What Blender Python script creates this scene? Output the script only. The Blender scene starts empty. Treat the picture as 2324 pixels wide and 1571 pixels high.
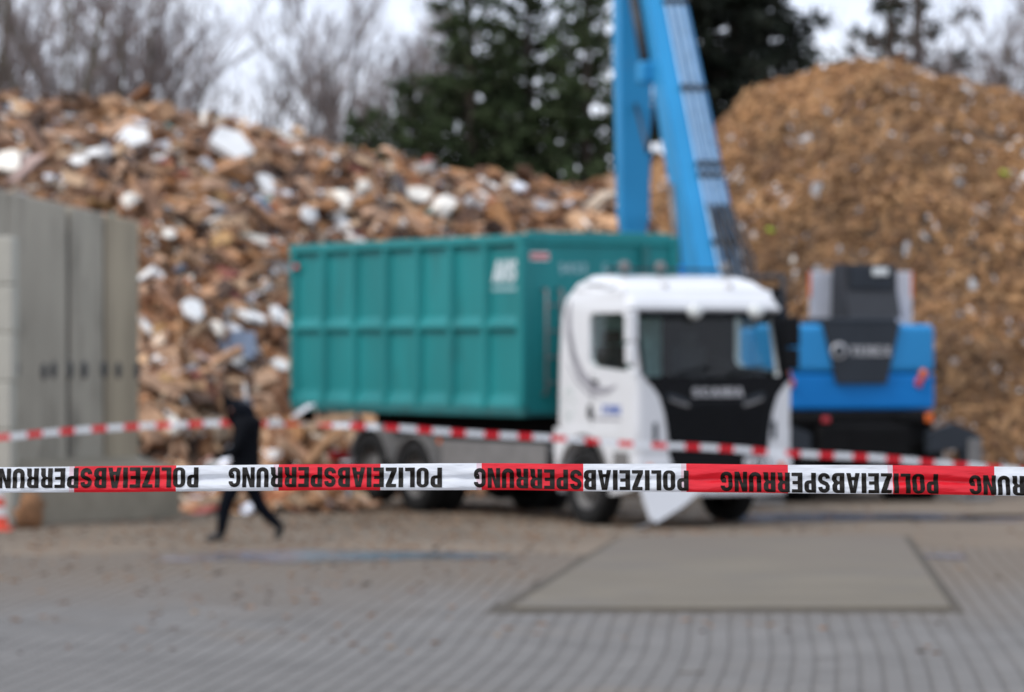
import bpy, bmesh, math, random
from mathutils import Vector, Matrix, noise
from mathutils.geometry import tessellate_polygon

R = math.radians
PI = math.pi
rnd = random.Random(7)
SC = bpy.context.scene
COL = SC.collection

# ------------------------------------------------------------------ camera, sky, sun, exposure
CAM_H = 2.35
FK = 8715.0          # focal length measured in pixels of a 2324 pixel wide print of the view
cam_data = bpy.data.cameras.new('camera')
cam_data.lens = 135.0
cam_data.sensor_width = 36.0
cam_data.clip_start = 0.1
cam_data.clip_end = 3000.0
cam_data.dof.use_dof = True
cam_data.dof.focus_distance = 7.5
cam_data.dof.aperture_fstop = 5.8
cam = bpy.data.objects.new('camera', cam_data)
COL.objects.link(cam)
cam.location = (0, 0, CAM_H)
cam.rotation_euler = (R(90), 0, 0)
SC.camera = cam

SUN_EL, SUN_AZ = 50.0, 238.0        # azimuth clockwise from +Y
world = bpy.data.worlds.new('World')
SC.world = world
world.use_nodes = True
wn, wl = world.node_tree.nodes, world.node_tree.links
wn.clear()
wo = wn.new('ShaderNodeOutputWorld')
bg = wn.new('ShaderNodeBackground')
sky = wn.new('ShaderNodeTexSky')
sky.sky_type = 'NISHITA'
sky.sun_disc = False
sky.sun_elevation = R(SUN_EL)
sky.sun_rotation = R(SUN_AZ)
sky.dust_density = 4.0
sky.air_density = 1.0
tc = wn.new('ShaderNodeTexCoord')
mp = wn.new('ShaderNodeMapping')
mp.inputs['Scale'].default_value = (3.0, 3.0, 9.0)
cl = wn.new('ShaderNodeTexNoise')
cl.inputs['Scale'].default_value = 1.6
cl.inputs['Detail'].default_value = 5.0
cr = wn.new('ShaderNodeValToRGB')
cr.color_ramp.elements[0].position = 0.30
cr.color_ramp.elements[1].position = 0.68
cr.color_ramp.elements[0].color = (6.0, 6.75, 8.5, 1)      # thin grey-blue cloud
cr.color_ramp.elements[1].color = (8.7, 9.2, 10.3, 1)      # bright white cloud
mx = wn.new('ShaderNodeMix')
mx.data_type = 'RGBA'
mx.inputs['Factor'].default_value = 0.82                  # nearly closed cloud cover
wl.new(tc.outputs['Generated'], mp.inputs['Vector'])
wl.new(mp.outputs['Vector'], cl.inputs['Vector'])
wl.new(cl.outputs['Fac'], cr.inputs['Fac'])
wl.new(sky.outputs['Color'], mx.inputs['A'])
wl.new(cr.outputs['Color'], mx.inputs['B'])
wl.new(mx.outputs['Result'], bg.inputs['Color'])
bg.inputs['Strength'].default_value = 0.11
wl.new(bg.outputs['Background'], wo.inputs['Surface'])

sd = bpy.data.lights.new('sun', 'SUN')
sd.energy = 1.4
sd.angle = R(14)
sd.color = (1.0, 0.965, 0.92)
sun = bpy.data.objects.new('sun', sd)
COL.objects.link(sun)
az, el = R(SUN_AZ), R(SUN_EL)
to_sun = Vector((math.sin(az) * math.cos(el), math.cos(az) * math.cos(el), math.sin(el)))
sun.rotation_euler = to_sun.to_track_quat('Z', 'Y').to_euler()
sun.location = (0, 0, 60)

SC.render.engine = 'CYCLES'
SC.cycles.use_denoising = True
SC.cycles.max_bounces = 6
SC.cycles.transparent_max_bounces = 12
SC.view_settings.view_transform = 'Standard'
SC.view_settings.look = 'None'
SC.view_settings.exposure = 0.5
SC.view_settings.gamma = 1.0
SC.view_settings.use_curve_mapping = False

# ------------------------------------------------------------------ helpers
def at(xd, yd, d):
    """a point d metres away, given where the line of sight goes (print coordinates)"""
    return Vector(((xd - 1162) / FK * d, d, CAM_H - (yd - 785.5) / FK * d))

def ground_at(xd, yd):
    return at(xd, yd, FK * CAM_H / (yd - 785.5))

def tag(o, label=None, cat=None, group=None, kind=None):
    if label: o['label'] = label
    if cat: o['category'] = cat
    if group: o['group'] = group
    if kind: o['kind'] = kind
    return o

def empty(name, loc=(0, 0, 0), rz=0.0, parent=None):
    o = bpy.data.objects.new(name, None)
    COL.objects.link(o)
    o.location = loc
    o.rotation_euler = (0, 0, rz)
    o.empty_display_size = 0.2
    if parent: o.parent = parent
    return o

def link(name, me, parent=None, loc=None, rot=None):
    o = bpy.data.objects.new(name, me)
    COL.objects.link(o)
    if parent: o.parent = parent
    if loc is not None: o.location = loc
    if rot is not None: o.rotation_euler = rot
    return o

class MB:
    """collects shapes; build() links them as one mesh object"""
    def __init__(self):
        self.v, self.f, self.m, self.s = [], [], [], []
    def add(self, vs, fs, mi=0, smooth=False):
        b = len(self.v)
        self.v += [tuple(p) for p in vs]
        for f in fs:
            self.f.append([i + b for i in f]); self.m.append(mi); self.s.append(smooth)
    def box(self, x0, x1, y0, y1, z0, z1, mi=0, mat=None):
        vs = [Vector((x, y, z)) for z in (z0, z1) for y in (y0, y1) for x in (x0, x1)]
        if mat: vs = [mat @ p for p in vs]
        self.add(vs, [(0, 2, 3, 1), (4, 5, 7, 6), (0, 1, 5, 4), (2, 6, 7, 3), (0, 4, 6, 2), (1, 3, 7, 5)], mi)
    def bbox(self, x0, x1, y0, y1, z0, z1, b=0.02, mi=0, mat=None, seg=2):
        bm = bmesh.new()
        bmesh.ops.create_cube(bm, size=1.0)
        for v in bm.verts:
            v.co = Vector(((x0 + x1) / 2 + v.co.x * (x1 - x0), (y0 + y1) / 2 + v.co.y * (y1 - y0), (z0 + z1) / 2 + v.co.z * (z1 - z0)))
        bmesh.ops.bevel(bm, geom=bm.edges[:], offset=b, segments=seg, profile=0.5, affect='EDGES')
        self.addbm(bm, mi, mat)
    def addbm(self, bm, mi=0, mat=None, smooth=False):
        bm.verts.index_update()
        vs = [(mat @ v.co if mat else v.co.copy()) for v in bm.verts]
        self.add(vs, [[v.index for v in f.verts] for f in bm.faces], mi, smooth)
        bm.free()
    def prism(self, poly, holes, fn, a0, a1, mi=0):
        """polygon (with holes) in a plane, extruded from a0 to a1; fn(p, q, a) gives the point"""
        loops = [list(poly)] + [list(h) for h in holes]
        allp = [p for l in loops for p in l]
        tris = tessellate_polygon([[Vector((p[0], p[1], 0)) for p in l] for l in loops])
        n = len(allp)
        vs = [fn(p[0], p[1], a0) for p in allp] + [fn(p[0], p[1], a1) for p in allp]
        fs = []
        for t in tris:
            fs.append((t[0], t[1], t[2])); fs.append((t[2] + n, t[1] + n, t[0] + n))
        b = 0
        for l in loops:
            k = len(l)
            for i in range(k):
                j = (i + 1) % k
                fs.append((b + i, b + j, b + j + n, b + i + n))
            b += k
        self.add(vs, fs, mi)
    def tube(self, pts, rad, seg=8, mi=0, cap=True, smooth=True):
        pts = [Vector(p) for p in pts]
        if not isinstance(rad, (list, tuple)): rad = [rad] * len(pts)
        vs, fs = [], []
        n = len(pts)
        up = None
        for i, p in enumerate(pts):
            d = (pts[min(i + 1, n - 1)] - pts[max(i - 1, 0)])
            if d.length < 1e-9: d = Vector((0, 0, 1))
            d.normalize()
            if up is None:
                up = Vector((0, 0, 1)) if abs(d.z) < 0.9 else Vector((1, 0, 0))
            u = d.cross(up)
            if u.length < 1e-6: u = d.cross(Vector((0, 1, 0)))
            u.normalize()
            w = u.cross(d); w.normalize(); up = w
            for k in range(seg):
                a = 2 * PI * k / seg
                vs.append(p + (u * math.cos(a) + w * math.sin(a)) * rad[i])
        for i in range(n - 1):
            for k in range(seg):
                k2 = (k + 1) % seg
                fs.append((i * seg + k, i * seg + k2, (i + 1) * seg + k2, (i + 1) * seg + k))
        self.add(vs, fs, mi, smooth)
        if cap:
            b = len(self.v) - n * seg
            self.f.append([b + k for k in range(seg)][::-1]); self.m.append(mi); self.s.append(False)
            self.f.append([b + (n - 1) * seg + k for k in range(seg)]); self.m.append(mi); self.s.append(False)
    def lathe(self, prof, seg=28, mi=0, mat=None, smooth=True):
        """profile of (radius, x); turned about the X axis"""
        vs, fs = [], []
        n = len(prof)
        for k in range(seg):
            a = 2 * PI * k / seg
            for r, x in prof:
                p = Vector((x, r * math.cos(a), r * math.sin(a)))
                vs.append(mat @ p if mat else p)
        for k in range(seg):
            k2 = (k + 1) % seg
            for i in range(n - 1):
                fs.append((k * n + i, k * n + i + 1, k2 * n + i + 1, k2 * n + i))
        self.add(vs, fs, mi, smooth)
    def mesh(self, name, mats):
        me = bpy.data.meshes.new(name)
        me.from_pydata(self.v, [], self.f)
        if not isinstance(mats, (list, tuple)): mats = [mats]
        for m in mats: me.materials.append(m)
        me.polygons.foreach_set('material_index', self.m)
        me.polygons.foreach_set('use_smooth', self.s)
        me.update()
        bm = bmesh.new(); bm.from_mesh(me)
        bmesh.ops.recalc_face_normals(bm, faces=bm.faces[:])
        bm.to_mesh(me); bm.free()
        return me
    def build(self, name, mats, parent=None, loc=None, rot=None):
        return link(name, self.mesh(name, mats), parent, loc, rot)

def evaluated(o, name):
    dg = bpy.context.evaluated_depsgraph_get()
    dg.update()
    return bpy.data.meshes.new_from_object(o.evaluated_get(dg))

def cut(me, cutters, name, mats):
    """outer mesh minus cutter meshes"""
    o = link('work', me)
    tmp = []
    for c in cutters:
        t = link('work', c); tmp.append(t)
        md = o.modifiers.new('cut', 'BOOLEAN')
        md.operation = 'DIFFERENCE'; md.solver = 'EXACT'; md.object = t
    r = evaluated(o, name)
    for t in tmp + [o]: bpy.data.objects.remove(t, do_unlink=True)
    r.name = name
    r.materials.clear()
    for m in mats: r.materials.append(m)
    return r

# ------------------------------------------------------------------ materials
def mat(name, col, rough=0.6, var=0.15, scale=6.0, metal=0.0, bump=0.0, bscale=40.0, dirt=None, dirt_amt=0.0, dirt_scale=2.0,
        coat=0.0, spec=0.5, stretch=None, tint=False):
    m = bpy.data.materials.new(name)
    m.use_nodes = True
    nt = m.node_tree; n, l = nt.nodes, nt.links
    b = n['Principled BSDF']
    tcn = n.new('ShaderNodeTexCoord')
    src = tcn.outputs['Object']
    if stretch:
        mpn = n.new('ShaderNodeMapping'); mpn.inputs['Scale'].default_value = stretch
        l.new(src, mpn.inputs['Vector']); src = mpn.outputs['Vector']
    nz = n.new('ShaderNodeTexNoise'); nz.inputs['Scale'].default_value = scale; nz.inputs['Detail'].default_value = 6.0
    l.new(src, nz.inputs['Vector'])
    rp = n.new('ShaderNodeValToRGB')
    rp.color_ramp.elements[0].position = 0.3; rp.color_ramp.elements[1].position = 0.7
    if tint:
        lo = (1 - var,) * 3; hi = (1 + var,) * 3
    else:
        lo = [c * (1 - var) for c in col]; hi = [min(1.0, c * (1 + var)) for c in col]
    rp.color_ramp.elements[0].color = (*lo, 1); rp.color_ramp.elements[1].color = (*hi, 1)
    l.new(nz.outputs['Fac'], rp.inputs['Fac'])
    out = rp.outputs['Color']
    if tint:
        at_ = n.new('ShaderNodeAttribute'); at_.attribute_name = 'tint'
        mm = n.new('ShaderNodeMix'); mm.data_type = 'RGBA'; mm.blend_type = 'MULTIPLY'; mm.inputs['Factor'].default_value = 1.0
        l.new(at_.outputs['Color'], mm.inputs['A']); l.new(out, mm.inputs['B'])
        out = mm.outputs['Result']
    if dirt:
        nz2 = n.new('ShaderNodeTexNoise'); nz2.inputs['Scale'].default_value = dirt_scale; nz2.inputs['Detail'].default_value = 8.0
        nz2.inputs['Roughness'].default_value = 0.65
        l.new(src, nz2.inputs['Vector'])
        r2 = n.new('ShaderNodeValToRGB')
        r2.color_ramp.elements[0].position = 0.62 - 0.25 * dirt_amt; r2.color_ramp.elements[1].position = 0.82 - 0.25 * dirt_amt
        l.new(nz2.outputs['Fac'], r2.inputs['Fac'])
        ma = n.new('ShaderNodeMath'); ma.operation = 'MULTIPLY'; ma.inputs[1].default_value = min(1.0, 0.35 + dirt_amt)
        l.new(r2.outputs['Color'], ma.inputs[0])
        m2 = n.new('ShaderNodeMix'); m2.data_type = 'RGBA'
        l.new(ma.outputs[0], m2.inputs['Factor']); l.new(out, m2.inputs['A']); m2.inputs['B'].default_value = (*dirt, 1)
        out = m2.outputs['Result']
    l.new(out, b.inputs['Base Color'])
    b.inputs['Roughness'].default_value = rough
    b.inputs['Metallic'].default_value = metal
    b.inputs['Specular IOR Level'].default_value = spec
    if coat: b.inputs['Coat Weight'].default_value = coat
    if bump:
        nb = n.new('ShaderNodeTexNoise'); nb.inputs['Scale'].default_value = bscale; nb.inputs['Detail'].default_value = 5.0
        l.new(src, nb.inputs['Vector'])
        bp = n.new('ShaderNodeBump'); bp.inputs['Strength'].default_value = bump; bp.inputs['Distance'].default_value = 0.02
        l.new(nb.outputs['Fac'], bp.inputs['Height']); l.new(bp.outputs['Normal'], b.inputs['Normal'])
    return m

def glass_mat(name, tint, gloss=0.12):
    m = bpy.data.materials.new(name); m.use_nodes = True
    n, l = m.node_tree.nodes, m.node_tree.links
    n.clear()
    o = n.new('ShaderNodeOutputMaterial'); t = n.new('ShaderNodeBsdfTransparent'); g = n.new('ShaderNodeBsdfGlossy')
    t.inputs['Color'].default_value = (*tint, 1); g.inputs['Roughness'].default_value = 0.04
    lw = n.new('ShaderNodeLayerWeight'); lw.inputs['Blend'].default_value = 0.5
    pw = n.new('ShaderNodeMath'); pw.operation = 'POWER'; pw.inputs[1].default_value = 4.0; l.new(lw.outputs['Facing'], pw.inputs[0])
    sc_ = n.new('ShaderNodeMath'); sc_.operation = 'MULTIPLY'; sc_.inputs[1].default_value = 0.5; l.new(pw.outputs[0], sc_.inputs[0])
    ad = n.new('ShaderNodeMath'); ad.operation = 'ADD'; ad.use_clamp = True; ad.inputs[1].default_value = 0.035 + gloss * 0.3
    l.new(sc_.outputs[0], ad.inputs[0])
    x = n.new('ShaderNodeMixShader')
    l.new(ad.outputs[0], x.inputs[0]); l.new(t.outputs[0], x.inputs[1]); l.new(g.outputs[0], x.inputs[2]); l.new(x.outputs[0], o.inputs['Surface'])
    return m

M = {}
M['ground'] = mat('yard_ground', (0.1641, 0.1323, 0.1005), 0.95, 0.18, 0.35, spec=0.15, bump=0.3, bscale=9, dirt=(0.17, 0.125, 0.088), dirt_amt=0.35, dirt_scale=0.3)
M['paver'] = mat('paver_concrete', (0.27, 0.275, 0.285), 0.9, 0.12, 0.9, spec=0.15, bump=0.2, bscale=60, dirt=(0.19, 0.150, 0.11), dirt_amt=0.2, dirt_scale=0.3, tint=True)
M['slab'] = mat('slab_concrete', (0.1481, 0.1294, 0.0997), 0.9, 0.10, 0.7, spec=0.2, bump=0.2, bscale=30, dirt=(0.105, 0.10, 0.095), dirt_amt=0.45, dirt_scale=0.5)
M['joint'] = mat('joint_filler', (0.0510, 0.0390, 0.0240), 0.9, 0.35, 5.0)
M['water'] = mat('puddle_water', (0.11, 0.12, 0.15), 0.22, 0.2, 2.0, spec=0.6)
M['white'] = mat('white_paint', (0.6682, 0.6773, 0.6863), 0.32, 0.04, 1.5, coat=0.25, dirt=(0.45, 0.42, 0.37), dirt_amt=0.05, dirt_scale=1.6)
M['black'] = mat('black_plastic', (0.0042, 0.0048, 0.0060), 0.55, 0.2, 8, spec=0.15)
M['rubber'] = mat('tyre_rubber', (0.0112, 0.0112, 0.0112), 0.85, 0.3, 9, spec=0.25, dirt=(0.06, 0.055, 0.05), dirt_amt=0.15, dirt_scale=4)
M['rim'] = mat('dusty_rim', (0.10, 0.095, 0.09), 0.6, 0.25, 9, dirt=(0.16, 0.14, 0.12), dirt_amt=0.2)
M['teal'] = mat('teal_paint', (0.0109, 0.2018, 0.2064), 0.5, 0.14, 0.9, spec=0.3, dirt=(0.02, 0.085, 0.085), dirt_amt=0.22, dirt_scale=1.2, stretch=(1.5, 1.5, 0.5))
M['teal_dark'] = mat('teal_frame_paint', (0.0094, 0.1238, 0.1277), 0.55, 0.18, 1.2, dirt=(0.04, 0.06, 0.055), dirt_amt=0.2)
M['steel'] = mat('grey_steel', (0.16, 0.16, 0.16), 0.55, 0.2, 3, metal=0.3, dirt=(0.10, 0.075, 0.05), dirt_amt=0.2)
M['chassis'] = mat('chassis_paint', (0.0063, 0.0063, 0.0067), 0.7, 0.3, 4, spec=0.12, dirt=(0.03, 0.025, 0.02), dirt_amt=0.15)
M['guard'] = mat('side_guard_grey', (0.17, 0.165, 0.16), 0.6, 0.2, 3, dirt=(0.11, 0.09, 0.07), dirt_amt=0.2)
M['blue'] = mat('blue_paint', (0.0197, 0.2373, 0.5262), 0.45, 0.07, 0.8, spec=0.3, dirt=(0.06, 0.12, 0.22), dirt_amt=0.05)
M['blue_deep'] = mat('deep_blue_paint', (0.0045, 0.1823, 0.5252), 0.5, 0.1, 0.8, spec=0.2, dirt=(0.02, 0.08, 0.2), dirt_amt=0.08)
M['boom_blue'] = mat('boom_blue_paint', (0.0268, 0.2570, 0.5143), 0.5, 0.08, 0.7, spec=0.25, dirt=(0.12, 0.22, 0.36), dirt_amt=0.06)
M['anthracite'] = mat('anthracite_paint', (0.0264, 0.0324, 0.0408), 0.5, 0.12, 2, spec=0.25)
M['hose'] = mat('hose_sleeve', (0.3588, 0.5382, 0.7176), 0.45, 0.15, 5)
M['hose_mid'] = mat('blue_hose_sleeve', (0.07, 0.19, 0.36), 0.5, 0.15, 5)
M['hose_dark'] = mat('rubber_hose', (0.016, 0.018, 0.022), 0.55, 0.2, 5)
M['lettering'] = mat('silver_lettering', (0.42, 0.42, 0.43), 0.35, 0.05, 5, metal=0.3)
M['white_print'] = mat('white_print', (0.62, 0.68, 0.70), 0.6, 0.1, 8)
M['faint_print'] = mat('faint_print', (0.24, 0.40, 0.42), 0.6, 0.15, 8)
M['blue_print'] = mat('blue_print', (0.10, 0.16, 0.42), 0.6, 0.1, 8)
M['grey_print'] = mat('grey_print', (0.27, 0.265, 0.29), 0.6, 0.1, 4)
M['green_print'] = mat('pale_green_print', (0.46, 0.53, 0.50), 0.6, 0.3, 9)
M['red_lens'] = mat('red_lens', (0.50, 0.03, 0.04), 0.2, 0.1, 4, coat=0.4)
M['orange_lens'] = mat('orange_lens', (0.75, 0.14, 0.015), 0.2, 0.1, 4, coat=0.4)
M['clear_lens'] = mat('clear_lens', (0.55, 0.57, 0.60), 0.1, 0.05, 4, coat=0.5)
M['lamp_white'] = mat('lamp_glass', (0.62, 0.64, 0.62), 0.15, 0.05, 4, coat=0.5)
M['mesh_grey'] = mat('grey_guard_plate', (0.5670, 0.5670, 0.6048), 0.55, 0.1, 3, metal=0.2)
M['concrete_a'] = mat('wall_concrete_weathered', (0.3600, 0.3300, 0.2734), 0.9, 0.10, 1.8, spec=0.2, bump=0.3, dirt=(0.135, 0.125, 0.105), dirt_amt=0.45, dirt_scale=1.5, stretch=(1.7, 1.7, 0.33))
M['concrete_b'] = mat('wall_concrete_tan', (0.3421, 0.2871, 0.2077), 0.85, 0.18, 1.8, bump=0.3, dirt=(0.15, 0.14, 0.12), dirt_amt=0.2, dirt_scale=1.6, stretch=(2.2, 2.2, 0.28))
M['concrete_c'] = mat('plinth_concrete', (0.2698, 0.2375, 0.1810), 0.85, 0.18, 1.5, bump=0.3, dirt=(0.10, 0.085, 0.06), dirt_amt=0.25, dirt_scale=1.6)
M['block'] = mat('block_concrete', (0.4180, 0.4023, 0.3448), 0.85, 0.1, 1.6, bump=0.3, dirt=(0.26, 0.25, 0.21), dirt_amt=0.15)
M['recess_shade'] = mat('hole_seam_shade', (0.0600, 0.0600, 0.0600), 0.9, 0.2, 4)  # dark grey stands in for shade inside the holes and seams
M['mound_wood'] = mat('packed_wood_gap_shade', (0.045, 0.027, 0.016), 0.95, 0.5, 2.2, bump=1.0, bscale=5)  # dark brown puts the shade of the gaps into the mound colour
M['mound_chip'] = mat('packed_wood_chips', (0.095, 0.055, 0.029), 0.95, 0.5, 1.6, bump=1.0, bscale=7)
M['debris'] = mat('mixed_debris', (1, 1, 1), 0.85, 0.25, 7.0, tint=True)
M['bark_olive'] = mat('olive_bark', (0.1063, 0.0938, 0.0625), 0.9, 0.25, 3)
M['bark_grey'] = mat('grey_bark', (0.0978, 0.0862, 0.0828), 0.9, 0.25, 3)
M['twig'] = mat('twig_bark', (0.2063, 0.1670, 0.1548), 0.9, 0.2, 3)
M['bark_pine'] = mat('pine_bark', (0.05, 0.036, 0.027), 0.95, 0.3, 3)
M['needle'] = mat('pine_needles', (1, 1, 1), 0.8, 0.25, 1.5, tint=True, spec=0.2)
M['cloth'] = mat('dark_navy_cloth', (0.0040, 0.0048, 0.0068), 0.8, 0.25, 12, spec=0.08)
M['trouser'] = mat('navy_trousers', (0.0040, 0.0054, 0.0090), 0.85, 0.25, 12, spec=0.08)
M['hood'] = mat('slate_hood', (0.0050, 0.0065, 0.0100), 0.85, 0.25, 10, spec=0.08)
M['skin'] = mat('skin', (0.48, 0.25, 0.19), 0.5, 0.06, 8)
M['hair'] = mat('grey_hair', (0.030, 0.034, 0.045), 0.7, 0.2, 20)
M['shoe'] = mat('black_shoe', (0.0050, 0.0050, 0.0055), 0.6, 0.2, 9)
M['cone_red'] = mat('cone_orange_red', (0.68, 0.07, 0.03), 0.5, 0.1, 4)
M['cone_white'] = mat('cone_white', (0.66, 0.64, 0.62), 0.5, 0.08, 4)
M['rustwood'] = mat('rusty_brown_wood', (0.20, 0.10, 0.045), 0.9, 0.4, 5, bump=0.6, bscale=12, dirt=(0.05, 0.035, 0.02), dirt_amt=0.25)
M['glass'] = glass_mat('window_glass', (0.86, 0.92, 0.91), 0.0)
M['cab_dark'] = mat('cab_interior', (0.012, 0.013, 0.014), 0.9, 0.2, 6, spec=0.2)
M['seat'] = mat('seat_cloth', (0.02, 0.022, 0.025), 0.9, 0.2, 6)
M['curtain_reflection'] = mat('curtain_reflection_tint', (0.3600, 0.6000, 0.5700), 0.9, 0.2, 6)  # lightened to imitate a greenish reflection in the windscreen
def tape_mat(name, col, trans):
    m = mat(name, col, 0.30, 0.05, 14.0, bump=0.35, bscale=34.0, spec=0.5, stretch=(0.35, 1, 1.6))
    n, l = m.node_tree.nodes, m.node_tree.links
    o = [x for x in n if x.type == 'OUTPUT_MATERIAL'][0]
    t = n.new('ShaderNodeBsdfTranslucent'); t.inputs['Color'].default_value = (*col, 1)
    x = n.new('ShaderNodeMixShader'); x.inputs[0].default_value = trans
    l.new(n['Principled BSDF'].outputs[0], x.inputs[1]); l.new(t.outputs[0], x.inputs[2]); l.new(x.outputs[0], o.inputs['Surface'])
    return m
M['tape_white'] = tape_mat('tape_white_film', (0.76, 0.79, 0.83), 0.25)
M['tape_red'] = tape_mat('tape_red_film', (0.74, 0.012, 0.026), 0.25)
M['tape_pink'] = tape_mat('tape_overlap_film', (0.72, 0.55, 0.60), 0.25)
M['tape_ink'] = mat('tape_black_ink', (0.010, 0.008, 0.006), 0.5, 0.25, 20, spec=0.2, bump=0.3, bscale=40, stretch=(0.5, 1, 1))

def trodden_dirt(m, col, y0, y1):
    """dirt carried over the yard: patchy, thicker towards the tipping area"""
    n, l = m.node_tree.nodes, m.node_tree.links
    b = n['Principled BSDF']
    old = b.inputs['Base Color'].links[0].from_socket
    ge = n.new('ShaderNodeNewGeometry'); sx = n.new('ShaderNodeSeparateXYZ'); l.new(ge.outputs['Position'], sx.inputs[0])
    mr = n.new('ShaderNodeMapRange'); mr.inputs['From Min'].default_value = y0; mr.inputs['From Max'].default_value = y1
    l.new(sx.outputs['Y'], mr.inputs['Value'])
    mpn = n.new('ShaderNodeMapping'); mpn.inputs['Scale'].default_value = (0.55, 0.16, 1); l.new(ge.outputs['Position'], mpn.inputs['Vector'])
    nz = n.new('ShaderNodeTexNoise'); nz.inputs['Scale'].default_value = 1.0; nz.inputs['Detail'].default_value = 7.0; nz.inputs['Roughness'].default_value = .6
    l.new(mpn.outputs['Vector'], nz.inputs['Vector'])
    ad = n.new('ShaderNodeMath'); ad.operation = 'ADD'; l.new(mr.outputs[0], ad.inputs[0]); l.new(nz.outputs['Fac'], ad.inputs[1])
    r2 = n.new('ShaderNodeMapRange'); r2.inputs['From Min'].default_value = .62; r2.inputs['From Max'].default_value = 1.25; r2.inputs['To Max'].default_value = .9
    l.new(ad.outputs[0], r2.inputs['Value'])
    x = n.new('ShaderNodeMix'); x.data_type = 'RGBA'; l.new(r2.outputs[0], x.inputs['Factor']); l.new(old, x.inputs['A']); x.inputs['B'].default_value = (*col, 1)
    l.new(x.outputs['Result'], b.inputs['Base Color'])
trodden_dirt(M['paver'], (0.150, 0.124, 0.098), 30.0, 43.0)
trodden_dirt(M['slab'], (0.138, 0.118, 0.098), 35.0, 52.0)
# ------------------------------------------------------------------ the ground
def ground_z(x, d):
    if d < 20: 
        t = min(1.0, max(0.0, (20 - d) / 9.0)); t = t * t * (3 - 2 * t)
        return 0.95 * t
    return 0.0
ys = [-60, -20, 0, 4, 8, 10, 11, 12, 13, 14, 15, 16, 17, 18, 19, 20, 22, 26, 32, 40, 48, 60, 80, 120, 200, 400, 900, 2500]
xs = [-1500, -300, -80, -30, -12, -6, -2, 2, 6, 12, 30, 80, 300, 1500]
g = MB()
g.add([(x, y, ground_z(x, y)) for y in ys for x in xs],
      [(j * len(xs) + i, j * len(xs) + i + 1, (j + 1) * len(xs) + i + 1, (j + 1) * len(xs) + i) for j in range(len(ys) - 1) for i in range(len(xs) - 1)], 0, True)
tag(g.build('ground', M['ground']), kind='structure')

# interlocking concrete pavers, laid in courses that run away from the viewer
PAV_A = R(3.8)
def set_tint(me, cols):
    """cols: one colour per face"""
    a = me.attributes.new('tint', 'FLOAT_COLOR', 'CORNER')
    buf = []
    for p, c in zip(me.polygons, cols):
        for _ in range(p.loop_total): buf += [c[0], c[1], c[2], 1.0]
    a.data.foreach_set('color', buf)

PW, PL = 0.165, 0.200
def paver_outline(s):
    w, k, h = PW / 2, 0.013, PL / 2
    o = [(w + k, -h), (w + k, -h * 0.62), (w - k, -h * 0.34), (w - k, h * 0.34), (w + k, h * 0.62), (w + k, h)]
    o += [(-x, -y) for x, y in o]
    return [(math.copysign(abs(x) - s, x), math.copysign(abs(y) - s * 0.25, y)) for x, y in o]
def paver_geo(h):
    top, mid = paver_outline(0.0165), paver_outline(0.0105)
    n = len(top)
    vs = [(x, y, h) for x, y in top] + [(x, y, h - 0.006) for x, y in mid] + [(x, y, -0.02) for x, y in mid]
    fs = [list(range(n))]
    for i in range(n):
        j = (i + 1) % n
        fs.append([i, i + n, j + n, j]); fs.append([i + n, i + 2 * n, j + 2 * n, j + n])
    return vs, fs
PH = 0.018
pv_meshes = []
for k in range(5):
    vs, fs = paver_geo(PH)
    me = bpy.data.meshes.new('paver')
    me.from_pydata(vs, [], fs); me.materials.append(M['paver'])
    t = (0.95, 1.0, 1.03, 0.98, 1.05)[k]
    set_tint(me, [(0.154 * t, 0.148 * t, 0.140 * t)] * len(fs))
    pv_meshes.append(me)
yard = tag(empty('paved_yard', (0, 0, 0)), kind='structure')
fl, fr, br, bl = ground_at(1100, 1397), ground_at(2192, 1396), ground_at(2066, 1222), ground_at(1405, 1222)
def in_slab(x, y, m=-0.03):
    q = [fl, fr, br, bl]
    for i in range(4):
        a, b = q[i], q[(i + 1) % 4]
        if (b.x - a.x) * (y - a.y) - (b.y - a.y) * (x - a.x) < -m * (b - a).length: return False
    return True
near, rest = [], []
m = MB(); m.add([(x, y, 0.004) for y in (22.5, 42.3) for x in (-0.16 * y - 1.0, 0.16 * y + 1.0)], [(0, 1, 3, 2)])
m.build('joint_bed', M['joint'], yard)
ca, sa = math.cos(PAV_A), math.sin(PAV_A)
i0 = int(-9.5 / PW)
for i in range(i0, int(9.5 / PW)):
    for j in range(0, int(23.5 / PL)):
        lx, ly = i * PW, 23.0 + j * PL + (PL / 2 if i % 2 else 0)
        x, y = lx * ca + ly * sa - 1.7, -lx * sa + ly * ca
        x += 0.10 * noise.noise(Vector((x * 0.10, y * 0.22, 8.0)))
        if in_slab(x, y): continue
        edge = noise.noise(Vector((x * 0.5, y * 0.3, 3.1)))
        if y > 43.5 + 2.0 * edge or abs(x) > 0.16 * y + 1.6: continue
        z = 0.006 * noise.noise(Vector((x * 0.6, y * 0.4, 0))) + rnd.uniform(-0.0012, 0.0012)
        inview = 26.3 < y and abs(x) < y * 0.1325
        (near if inview and y < 28.0 else rest).append((x, y, z))
near.sort(key=lambda p: p[1])
rest += near[300:]; near = near[:300]
for x, y, z in near:
    link('paver', rnd.choice(pv_meshes), yard, (x, y, z), (rnd.uniform(-.006, .006), rnd.uniform(-.006, .006), -PAV_A + rnd.uniform(-.01, .01)))
vs0, fs0 = paver_geo(PH)
vv, ff, tt = [], [], []
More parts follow.
